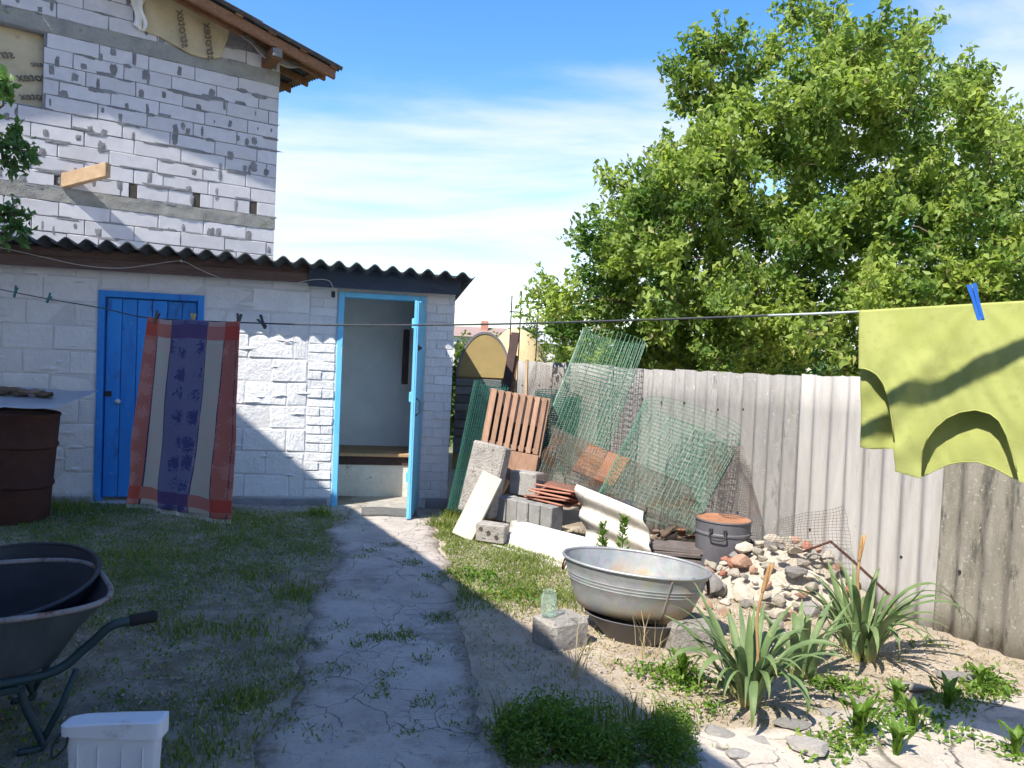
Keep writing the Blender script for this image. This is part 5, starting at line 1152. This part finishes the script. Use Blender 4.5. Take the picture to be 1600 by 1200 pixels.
iris(1248, 1055, 'smaller iris fan between the two larger clumps', rl(15, 2, L=(.30, .44), arch=(20, 150), w=(.03, .045)) + [(70, .36, 15, .035), (40, .42, 45, .035)], None, 2)
iris(1343, 1028, 'iris clump with an upright orange seed stalk beside the rubble heap', rl(32, 3, L=(.40, .58), arch=(15, 150), w=(.024, .038)) + [(80, .48, 8, .04), (110, .52, 12, .042), (50, .46, 14, .038), (-5, .72, 175, .036), (-15, .80, 185, .036), (5, .78, 165, .034), (10, .85, 190, .03), (-70, .56, 150, .04), (-90, .50, 60, .045), (-80, .44, 185, .04), (-100, .46, 195, .038), (-120, .48, 180, .038), (-45, .5, 190, .036), (95, .44, 10, .04), (150, .46, 50, .038)], (1347, 836, 4.02), 3)
# two young upright plants before the propped sheet
def feather(px, py, Y, h, label):
    b = gnd(px, py); b = at(px, py, Y); b.z = gz(b.x, b.y); t = thing('young_lily', label, 'plant', b); H = h; part(MB().tube([b, b + Vector((.01, 0, H * .5)), b + Vector((.0, 0, H))], [.005, .004, .002], 5), 'stem', 'weed_leaf', t)
    n = 170; q = rng.uniform(.15, 1.0, n); a = rng.uniform(0, 6.28, n); C = np.array(b) + np.stack([.03 * (1.1 - q) * np.cos(a) + .01, .03 * (1.1 - q) * np.sin(a), q * H], 1); out = np.stack([np.cos(a), np.sin(a), 0.9 + 0 * a], 1) * 2.2
    mesh_obj('foliage', leaf_mesh('foliage', C + unit(out) * .02, .055, 'weed_leaf', b, .3, out, .22), t)
feather(938, 868, 5.25, .40, 'shorter of two feathery green shoots behind the tub'); feather(970, 868, 5.15, .47, 'taller of two feathery green shoots behind the tub')
# rosettes and ground weeds
def weed(px, py, n, L, label, spread=.8, Wd=.22, mat='weed_leaf', nm='dandelion'):
    b = gnd(px, py); b.z = gz(b.x, b.y) + .01; m = MB(); t = thing(nm, label, 'weed', b, 'weeds at the paving edge'); random.seed(px)
    VV = []; 
    me = bpy.data.meshes.new('leaf')
    for i in range(n):
        a = 2 * math.pi * (i + random.random() * .8) / n; sl = strip_leaf(b, (math.cos(a), math.sin(a)), L * random.uniform(.7, 1.2), L * Wd, R_(60 + 70 * random.random() * spread), random.uniform(-.6, .6), nseg=6); sl.uv = None
        for k, v in enumerate(sl.v):
            if (k % 5 in (0, 4)) and (k // 5) % 2: sl.v[k] = v.lerp(sl.v[k - (k % 5) + 2], .55)     # toothed edge
        m.add(sl.v, sl.f)
    o = part(m, 'leaves', mat, t); at_ = o.data.attributes.new('tint', 'FLOAT', 'POINT'); at_.data.foreach_set('value', rng.uniform(0, .9, len(o.data.vertices)).astype(np.float32))
weed(1340, 1160, 13, .20, 'largest toothed dandelion rosette at the paving edge'); weed(1400, 1105, 9, .13, 'dandelion growing against the pale paving stone'); weed(1425, 1150, 10, .16, 'dandelion rosette beside the largest one, towards the fence'); weed(1480, 1110, 9, .15, 'dandelion rosette half way along the weedy joint')
weed(1530, 1075, 8, .12, 'small dandelion by the long grey paving stone'); weed(1585, 1190, 10, .14, 'low weed at the frame corner of the pale apron'); weed(1065, 1068, 12, .16, 'leafy weed beside the widest iris clump'); weed(1400, 1185, 9, .16, 'dandelion rosette lowest on the weedy joint'); weed(1365, 1000, 7, .09, 'tiny weed at the foot of the upright iris')

# grass: sampled where the photograph shows it
def area(n, x0, x1, y0, y1, keep):
    P = np.stack([rng.uniform(x0, x1, n), rng.uniform(y0, y1, n)], 1); k = [keep(x, y) for x, y in P]; P = P[np.array(k)]
    return np.array([(x, y, gz(x, y) - .004) for x, y in P])
def fb(x, y, s, z=0): return noise.noise((x * s, y * s, z)) + .5 * noise.noise((x * s * 2.1, y * s * 2.1, z + 5))
def lawn(x, y):
    e = interp(PL, y) + .07 * noise.noise((x * 2, y * 4, 8)); 
    if x > e or y > 7.03 + .2 * (x + 3.8) - .12: return False
    d = .30 + .75 * fb(x, y, 1.0, 2) + .35 * fb(x, y, 4.0, 3) + .35 * sm(3.9, 5.4, y) - .25 * sm(.5, 0, e - x) * .6
    return random.random() < max(.02, min(1, d))
random.seed(9)
P = area(230000, -4.8, -.8, 1.9, 7.1, lawn)
hh = np.array([.016 + .018 * max(0, .5 + fb(x, y, 2.2, 4)) for x, y, _ in P]); o = mesh_obj('grass', blade_mesh('grass', P, hh, 'grass_blade', (0, 0, 0), .0045, 1.1)); props(o, 'short patchy lawn in the shade beside the path', 'grass', None, 'stuff')
def right(x, y):
    e = interp(PR, y) + .06 * noise.noise((x * 2, y * 4, 18))
    if x < e: return False
    d = 1.15 * sm(4.35, 4.9, y) * sm(7.0, 6.3, y + .35 * x) * sm(e + 1.05, e + .55, x) + .35 * fb(x, y, 3, 6) * sm(3.9, 4.6, y)
    return random.random() < max(.0, min(1, d))
P = area(48000, -.7, .95, 4.0, 7.3, right); hh = np.array([.024 + .026 * max(0, .5 + fb(x, y, 2.2, 4)) for x, y, _ in P]); o = mesh_obj('grass', blade_mesh('grass', P, hh, 'grass_blade', (0, 0, 0), .0055, .9)); props(o, 'bright green grass strip between path and scrap', 'grass', None, 'stuff')
def sparse(x, y):
    if x < interp(PR, y) + .02 or (x - 2.58) * .893 + (y - 4.49) * .45 > -.05: return False
    return random.random() < max(0, .05 + .30 * fb(x, y, 2.2, 11) + .25 * fb(x, y, 6, 12))
P = area(26000, -.3, 3.0, 2.3, 4.7, sparse); o = mesh_obj('grass', blade_mesh('grass', P, .032, 'grass_blade', (0, 0, 0), .0055, .9)); props(o, 'sparse grass on the sandy soil before the tub', 'grass', None, 'stuff')
P = area(22000, -.3, 3.0, 2.6, 5.2, lambda x, y: (x - 2.58) * .893 + (y - 4.49) * .45 < -.04 and x > interp(PR, y) and random.random() < .5 + fb(x, y, 2, 14)); o = mesh_obj('dry_grass', blade_mesh('dry_grass', P, .022, 'dry_blade', (0, 0, 0), .006, 1.6)); props(o, 'dry straw litter on the sandy soil', 'grass', None, 'stuff')
# weeds along the paving joint
def joint(x, y):
    yj = 3.0 + .62 * (x - 1.33); d = abs(y - yj); return random.random() < sm(.17, .04, d) * max(0, .55 + fb(x, y, 4, 21))
P = area(16000, 1.15, 2.5, 2.5, 4.0, joint); o = mesh_obj('ground_cover', leaf_mesh('ground_cover', P + np.stack([0 * P[:, 0], 0 * P[:, 0], rng.uniform(.006, .05, len(P))], 1), .030, 'weed_leaf', (0, 0, 0), .8, None, .5)); props(o, 'low leafy weeds filling the joint of the paving', 'weeds', None, 'stuff')
P = np.concatenate([np.array([(x, y, gz(x, y) + .008) for x, y in (np.array([cx, cy]) + rng.normal(0, s, (k, 2)))]) for cx, cy, s, k in [(*gnd(px, py).xy, s, k) for px, py, s, k in [(590, 1000, .035, 110), (632, 998, .04, 130), (690, 970, .05, 160), (640, 880, .05, 120), (580, 860, .04, 60), (500, 1055, .05, 60), (610, 1060, .05, 70), (665, 1100, .04, 60), (545, 935, .03, 40), (515, 1050, .04, 50), (560, 870, .04, 50), (655, 935, .03, 40), (600, 1075, .03, 40), (720, 1090, .04, 40), (450, 1130, .05, 60), (590, 1095, .03, 40), (530, 1050, .03, 40), (655, 1035, .03, 30), (700, 1020, .05, 60), (480, 1010, .06, 80), (470, 1075, .06, 70), (560, 1010, .03, 40), (620, 850, .05, 60), (675, 905, .04, 50), (530, 985, .04, 50), (740, 1140, .06, 70), (640, 1150, .03, 30), (495, 1150, .05, 50), (570, 825, .05, 50)]]])
o = mesh_obj('grass_tufts', blade_mesh('grass_tufts', P, .03, 'grass_blade', (0, 0, 0), .007, 1.1)); props(o, 'tufts of grass sprouting from the path cracks', 'grass', None, 'stuff')
# taller tufts on the lawn and by the shed corner
def tufts(spots, label, h=.07, mat='grass_blade', w=.007):
    P = np.concatenate([np.array([(x, y, gz(x, y)) for x, y in (np.array(gnd(px, py).xy) + rng.normal(0, s, (k, 2)))]) for px, py, s, k in spots]); o = mesh_obj('grass', blade_mesh('grass', P, h, mat, (0, 0, 0), w, .6)); props(o, label, 'grass', None, 'stuff')
tufts([(385, 1095, .07, 260), (310, 1175, .12, 300), (370, 990, .10, 220), (280, 985, .10, 200), (460, 930, .10, 260), (500, 800, .06, 120), (395, 900, .14, 260), (200, 870, .16, 260), (340, 830, .2, 260)], 'taller grass tufts standing in the shaded lawn', .045)
tufts([(693, 815, .07, 300), (705, 800, .06, 200), (90, 795, .16, 320), (500, 800, .05, 120)], 'rank grass growing along the foot of the shed', .09)
P = np.concatenate([np.array([(x, y, gz(x, y) + rng.uniform(.006, .045)) for x, y in (np.array(gnd(px, py).xy) + rng.normal(0, s, (k, 2)))]) for px, py, s, k in [(1060, 1065, .09, 420), (1110, 1110, .05, 60), (1000, 1050, .06, 50), (1290, 1075, .06, 130), (1330, 1078, .06, 130), (1060, 1130, .05, 80), (1440, 1010, .05, 30), (1540, 1060, .05, 110), (740, 900, .10, 260), (800, 930, .12, 260), (1480, 1150, .07, 110), (1590, 1190, .05, 90)]])
o = mesh_obj('weeds', leaf_mesh('weeds', P, .034, 'weed_leaf', (0, 0, 0), .7, None, .42)); props(o, 'low leafy weeds scattered on the sunny soil', 'weeds', None, 'stuff')
tufts([(900, 1060, .02, 22), (1010, 1030, .03, 18), (1395, 960, .03, 14)], 'single seeding grass stems near the tub', .22, 'dry_blade', .004)
P = area(16000, -4.6, -.9, 1.9, 6.9, lambda x, y: x < interp(PL, y) and random.random() < .25 + .5 * fb(x, y, 1.6, 31)); o = mesh_obj('clover', leaf_mesh('clover', P + np.stack([0 * P[:, 0], 0 * P[:, 0], rng.uniform(.008, .03, len(P))], 1), .020, 'weed_leaf', (0, 0, 0), 1.2, None, .8)); props(o, 'small clover leaves spread through the shaded lawn', 'clover', None, 'stuff')
P = area(6000, -4.6, 3.0, 2.0, 6.9, lambda x, y: (x < interp(PL, y) or x > interp(PR, y)) and (x - 2.58) * .893 + (y - 4.49) * .45 < -.04 and random.random() < .35 + .6 * fb(x, y, 1.3, 41)); o = mesh_obj('leaf_litter', leaf_mesh('leaf_litter', P + np.array([0, 0, .010]), .022, 'dry_blade', (0, 0, 0), 2.5, None, .6)); props(o, 'dry leaf crumbs scattered over the soil', 'leaf litter', None, 'stuff')
tufts([(800, 1140, .05, 40), (860, 1130, .06, 40), (940, 1130, .06, 40), (1000, 1135, .06, 40), (1050, 1140, .04, 40)], 'grass blades standing among the low shaded plant', .12)
# gravel at the shed foot
P = area(3000, -2.9, -1.45, 6.7, 7.5, lambda x, y: 0 < (7.03 + .2 * (x + 3.8)) - y < .34 and random.random() < .8)
m = MB(); random.seed(4)
for x, y, z in P:
    s = random.uniform(.005, .014); c = Vector((x, y, z + s * .5)); m.add([c + Vector(q) * s * random.uniform(.7, 1.2) for q in ((1, 0, 0), (-1, 0, 0), (0, 1, 0), (0, -1, 0), (0, 0, .8), (0, 0, -.8))], [(0, 2, 4), (2, 1, 4), (1, 3, 4), (3, 0, 4)])
solo(m, 'gravel', 'gravel_mat', 'pale gravel strewn along the foot of the shed wall', 'gravel', (0, 0, 0), kind='stuff')
P = area(26000, -4.4, 2.6, 2.0, 7.2, lambda x, y: (x - 2.58) * .893 + (y - 4.49) * .45 < -.04 and random.random() < .45 + .9 * fb(x, y, 1.4, 51)); m = MB()
for x, y, z in P:
    s = .003 + .008 * random.random() ** 2; c = Vector((x, y, z + .012 + s * .3)); m.add([c + Vector(q) * s * random.uniform(.7, 1.3) for q in ((1, 0, 0), (-1, 0, 0), (0, 1, 0), (0, -1, 0), (0, 0, .7))], [(0, 2, 4), (2, 1, 4), (1, 3, 4), (3, 0, 4)])
solo(m, 'pebbles', 'gravel_mat', 'small stones and crumbs scattered over path and soil', 'gravel', (0, 0, 0), kind='stuff')

# low shrub in the shade at the bottom edge
def leafball(c, r, n, flat=1.0, hollow=.35):
    d = unit(rng.normal(size=(n, 3))); q = (hollow + (1 - hollow) * rng.uniform(0, 1, n)) ** .6; P = d * q[:, None] * r; P[:, 2] *= flat; return np.array(c) + P
def shrub(name, label, c, blobs, size, mat, cat='shrub', group=None, stems=9, up=.5, wid=.5):
    c = Vector(c); t = thing(name, label, cat, c, group); Cs = []
    for (dx, dy, dz, r, n, fl) in blobs: Cs.append(leafball((c.x + dx, c.y + dy, c.z + dz), r, n, fl))
    C = np.concatenate(Cs); C = C[C[:, 2] > c.z - .02]
    mesh_obj('foliage', leaf_mesh('foliage', C, size, mat, c, up, None, wid), t); m = MB(); random.seed(int(abs(c.x * 100)))
    for i in range(stems):
        bl = random.choice(blobs); e = c + Vector((bl[0] + random.uniform(-.5, .5) * bl[3], bl[1] + random.uniform(-.5, .5) * bl[3], bl[2] + random.uniform(0, .6) * bl[3])); m.tube([c + Vector((random.uniform(-.03, .03), random.uniform(-.03, .03), -.02)), c.lerp(e, .5) + Vector((random.uniform(-.04, .04), 0, .03)), e], [.012 * (1 + c.z * 0), .008, .003], 5)
    part(m, 'stems', 'bark', t)
p = gnd(905, 1175)
def bb(px, py, r, n, fl): q = gnd(px, py); return (q.x - p.x, q.y - p.y, .02, r, n, fl)
shrub('ground_shrub', 'low dark green bushy plant in the shade at the path edge', (p.x, p.y, gz(p.x, p.y)), [bb(random.uniform(795, 1055), random.uniform(1128, 1205), random.uniform(.06, .13), 620, random.uniform(1.0, 1.7)) for _ in range(34)], .021, 'weed_leaf', 'shrub', None, 14, .2, .35)
# big tree beyond the fence
def tree(label, base, h, crown_pts, leaf, mat, nleaf, clump_r, seed, trunk_r=.12, group=None, name='leafy_tree'):
    random.seed(seed); base = Vector(base); t = thing(name, label, 'tree', base, group); m = MB(); cent = Vector(np.mean([list(q) for q in crown_pts], axis=0)); fork = base + Vector((0, 0, h))
    m.tube([base + Vector((0, 0, -.1)), base.lerp(fork, .5) + Vector((.04, .02, 0)), fork], [trunk_r * 1.25, trunk_r, trunk_r * .85], 10); mains = []
    for i in range(8):
        a = 2 * math.pi * i / 8 + random.uniform(-.3, .3); q = min(crown_pts, key=lambda c_: (Vector((math.cos(a), math.sin(a), random.uniform(.1, .9))) * 2.2 + fork - Vector(c_)).length); e = fork.lerp(Vector(q), .75); md = fork.lerp(e, .5) + Vector((random.uniform(-.2, .2), random.uniform(-.2, .2), .25)); m.tube([fork, md, e], [trunk_r * .42, trunk_r * .24, trunk_r * .09], 7); mains += [md, e, md.lerp(e, .5)]
    Cs = []
    nodes = list(mains)
    for c_ in sorted(crown_pts, key=lambda q: (Vector(q) - fork).length):
        c_ = Vector(c_); s = min(nodes, key=lambda q: (q - c_).length); nodes += [c_, s.lerp(c_, .5)]; m.tube([s, s.lerp(c_, .5) + Vector((random.uniform(-.1, .1), random.uniform(-.1, .1), .06)), c_], [.013, .009, .004], 5)
        k = int(nleaf / len(crown_pts)); tw = 7; dirs = unit(rng.normal(size=(tw, 3)) + .9 * np.array((c_ - cent).normalized()) + np.array([0, 0, .35]))
        for d_ in dirs:                         # leafy twigs radiating from the clump centre
            L_ = clump_r * rng.uniform(.7, 1.5); e = np.array(c_) + d_ * L_; q = rng.uniform(.05, 1, k // tw); P = np.array(c_) + d_ * (q * L_)[:, None] + rng.normal(0, clump_r * .20, (k // tw, 3)) * (1.15 - .7 * q)[:, None]; Cs.append(P); m.tube([c_, Vector(e)], [.006, .002], 4, False)
    part(m, 'trunk', 'bark', t, smooth=True); C = np.concatenate(Cs); mesh_obj('crown', leaf_mesh('crown', C, leaf, mat, base, .35, None, .55, .5, .25, 2.2), t)
random.seed(15)
cpts = []
prof_px = [(878, 500), (900, 470), (935, 400), (975, 330), (1030, 240), (1065, 170), (1085, 110), (1150, 110), (1230, 25), (1330, 0), (1400, 30), (1440, 45), (1500, 95), (1550, 125), (1600, 170), (1700, 250), (1800, 360)]
def top_at(px): return float(np.interp(px, [q[0] for q in prof_px], [q[1] for q in prof_px]))
while len(cpts) < 380:
    px = random.uniform(900, 1850); Y = random.uniform(7.3, 10.2); yt = top_at(px) + 58; py = random.uniform(yt, 585)
    edge = (px - 880) / 500
    if abs(Y - 8.4) > .5 + 1.4 * min(1, edge): continue
    q = at(px, py, Y)
    if (q - FE.o).dot(FE.n) > -.55 and q.z < 1.75: continue
    if (q - FE.o).dot(FE.n) > -.15: continue
    if any((q - r).length < .24 for r in cpts): continue
    cpts.append(q)
for px, py, Y in [(1120, 100, 8.2), (1112, 85, 8.2), (1095, 160, 8.3), (1120, 180, 8.3), (1150, 150, 8.3), (1180, 120, 8.3), (1210, 90, 8.4), (1240, 40, 8.4), (1300, 40, 8.5), (1420, 70, 8.5), (985, 300, 8.2), (940, 372, 8.1), (1055, 260, 8.2), (890, 478, 8.2), (865, 470, 8.3), (1085, 130, 8.3), (905, 500, 9.3), (920, 540, 9.2), (945, 470, 9.0), (960, 525, 9.0), (985, 470, 8.8), (990, 420, 8.6), (1000, 545, 8.8), (1030, 500, 8.6), (930, 435, 8.9), (965, 395, 8.7), (1010, 350, 8.6), (880, 520, 9.6), (1050, 555, 8.6), (1180, 440, 7.6), (1200, 500, 7.6), (1150, 470, 7.8), (1240, 470, 7.5), (1280, 520, 7.3), (1350, 470, 7.3), (1120, 520, 8.0)]: cpts.append(at(px, py, Y))
tb = at(1400, 600, 8.6); tree('big leafy fruit tree spreading behind the fence', (tb.x, tb.y, 0), 1.0, cpts, .070, 'tree_leaf', 180000, .36, 5, .12)
# branch of a young tree at the frame edge, in front of the block house
tb = Vector((-4.95, 6.0, 0)); cp = [at(px, py, Y) for px, py, Y in [(5, 150, 5.9), (-30, 190, 6.0), (15, 215, 5.8), (30, 235, 5.85), (5, 250, 5.9), (-40, 260, 6), (-20, 130, 6.0), (-60, 160, 6.1), (0, 335, 5.7), (20, 350, 5.7), (-40, 330, 5.9), (-80, 220, 6.0), (-90, 120, 6.1), (-70, 60, 6.0), (-120, 180, 6.2)]]
tree('young tree whose leaves hang before the block house at the frame edge', tb, 1.8, cp, .065, 'branch_leaf', 1500, .15, 8, .04, name='young_tree')

# ================================================================== BEYOND THE YARD
# arched coop in the gap
AC = Frame(at(716, 588, 10.0).xy, (1, .05)); ac = thing('arched_coop', 'small coop with a tan arched end and grey slats in the gap', 'coop', AC(.3, 0, 0)); AW, AZ, AR = .66, 1.22, .58
nA = 20; m = MB(); m.add([AC(0, 0, AZ)] + [AC(AW / 2 - AW / 2 * math.cos(math.pi * k / nA), 0, AZ + AR * math.sin(math.pi * k / nA)) for k in range(1, nA)] + [AC(AW, 0, AZ)], [tuple(range(nA + 1))]); part(m, 'end_panel', 'tan_panel', ac, solid=.02)
m = MB(); m.grid(lambda u, v: AC(AW / 2 - (AW / 2 + .014) * math.cos(math.pi * u), .018 - 1.6 * v, AZ - .02 + (AR + .02) * math.sin(math.pi * u)), 24, 3); m.uv = None; part(m, 'arched_roof', 'grey_slats', ac, solid=.03)
for k in range(9): part(MB().box(AC, -.03, AW * .86, -.02, .012 + .006 * (k % 2), .22 + k * .11, .22 + k * .11 + .095, .006), 'slat', 'grey_slats', ac)
part(MB().box(AC, -.03, AW, -.05, -.021, 0, AZ), 'body', 'tan_panel', ac)
def hump(u, v):
    t = u * 6.283; ph = v * 1.5708; r = math.cos(ph); p = at(805, 600, 12.0); return Vector((p.x + .75 * r * math.cos(t), p.y + .7 * r * math.sin(t), 1.95 * math.sin(ph) + .05 * noise.noise((u * 8, v * 6, 1))))
solo(MB().grid(hump, 28, 10), 'straw_stack', 'straw', 'straw coloured stack just behind the arched coop', 'haystack', at(805, 600, 12.0) * 1, smooth=True)
# frame of thin rods
tr_ = thing('rod_trellis', 'frame of thin rods standing tall behind the leaning boards', 'trellis', at(800, 560, 10.5))
for px, pt in ((800, 462), (815, 455), (842, 460)):
    a = at(px, 600, 10.5); b = at(px, pt, 10.5); part(MB().tube([Vector((b.x - .01, a.y, 0)), b], .009, 5), 'rod', 'dark_iron', tr_)
part(MB().tube([at(796, 487, 10.5), at(818, 488, 10.5)], .009, 5), 'cross_rod', 'dark_iron', tr_); part(MB().tube([at(838, 483, 10.5), at(850, 481, 10.5)], .009, 5), 'cross_rod', 'dark_iron', tr_)
# shrubs behind the fence
def bush(px, py, Y, w, label, mat='shrub_leaf', n=3200, size=.075, group='shrubs beyond the fence'):
    c = at(px, 600, Y); zt = at(px, py, Y).z; r = w / 2; bl = [(0, 0, zt * .55, r, n // 2, zt * .45 / r), (-r * .5, .1, zt * .4, r * .7, n // 4, .9 * zt * .4 / (r * .7)), (r * .5, -.05, zt * .42, r * .7, n // 4, .9 * zt * .42 / (r * .7))]
    shrub('garden_shrub', label, (c.x, c.y, 0), bl, size, mat, 'shrub', group, 8)
bush(722, 515, 11.2, .5, 'shrub showing between the shed corner and the arched coop', n=1800)
bush(770, 512, 14.5, 1.0, 'shrub rising just over the arched coop roof', n=2600)
bush(852, 505, 12.0, 1.2, 'yellow green shrub beyond the fence, nearest the rod trellis')
bush(905, 522, 11.4, 1.2, 'yellow green shrub beyond the tall mesh roll')
bush(985, 528, 10.4, 1.2, 'yellow green shrub beyond the fence, right of the tall mesh roll')
bush(1060, 540, 9.6, 1.0, 'low shrub under the fruit tree, close behind the fence top')
bush(1140, 555, 8.8, .9, 'lowest shrub under the fruit tree, peeping over the fence')
bush(826, 478, 13.0, .45, 'narrow dark conifer behind the rod trellis', 'dark_leaf', 1800, .06, None)
solo(MB().box(lambda a, o, z: at(931, 600, 11.0) * 1 + Vector((a, o, z - at(931, 600, 11.0).z)), -.02, .02, -.02, .02, 0, at(931, 503, 11.0).z, .004), 'white_post', 'white_plastic', 'thin white post beyond the fence', 'post', Vector((at(931, 600, 11).x, 11, 0)))
# far houses and tree line
def farhouse(px, Y, w_, zw, zrf, roofmat, label):
    c = at(px, 550, Y); t = thing('far_house', label, 'house', (c.x, Y, 0), None); F_ = Frame((c.x - w_ / 2, Y), (1, 0)); part(MB().box(F_, 0, w_, -6, 0, 0, zw), 'wall', 'far_wall', t)
    m = MB(); m.add([F_(-.3, .3, zw), F_(w_ + .3, .3, zw), F_(w_ + .3, -6.3, zw), F_(-.3, -6.3, zw), F_(-.3, -3, zrf), F_(w_ + .3, -3, zrf)], [(0, 1, 5, 4), (2, 3, 4, 5), (0, 4, 3), (1, 2, 5)]); rf = part(m, 'roof', roofmat, t)
    part(MB().box(F_, w_ * .55, w_ * .55 + .6, -2.6, -2.0, zrf - .9, zrf + .5), 'chimney', 'terracotta', rf)
    for q in (.2, .5, .8): part(MB().box(F_, w_ * q - .45, w_ * q + .45, .0, .04, zw * .4, zw * .8), 'window', 'window_glass', t)
farhouse(744, 62, 4.2, 3.0, 3.9, 'far_roof', 'distant pale house with a reddish roof between shed and trellis')
farhouse(925, 44, 5.5, 2.35, 3.05, 'far_roof_grey', 'distant house with a pale grey roof seen over the fence')
C = []
for i in range(150):
    a = R_(-70 + 140 * (i + random.random()) / 150); d = random.uniform(110, 170); x, y = d * math.sin(a), d * math.cos(a); h = random.uniform(4, 7.2); C.append(leafball((x, y, h * .45), h * .62, 330, .85, .5))
C = np.concatenate(C); C = C[C[:, 2] > 0]; o = mesh_obj('treeline', leaf_mesh('treeline', C, .9, 'far_foliage', (0, 0, 0), .4, None, .8)); props(o, 'far line of trees on the horizon', 'trees', None, 'stuff')
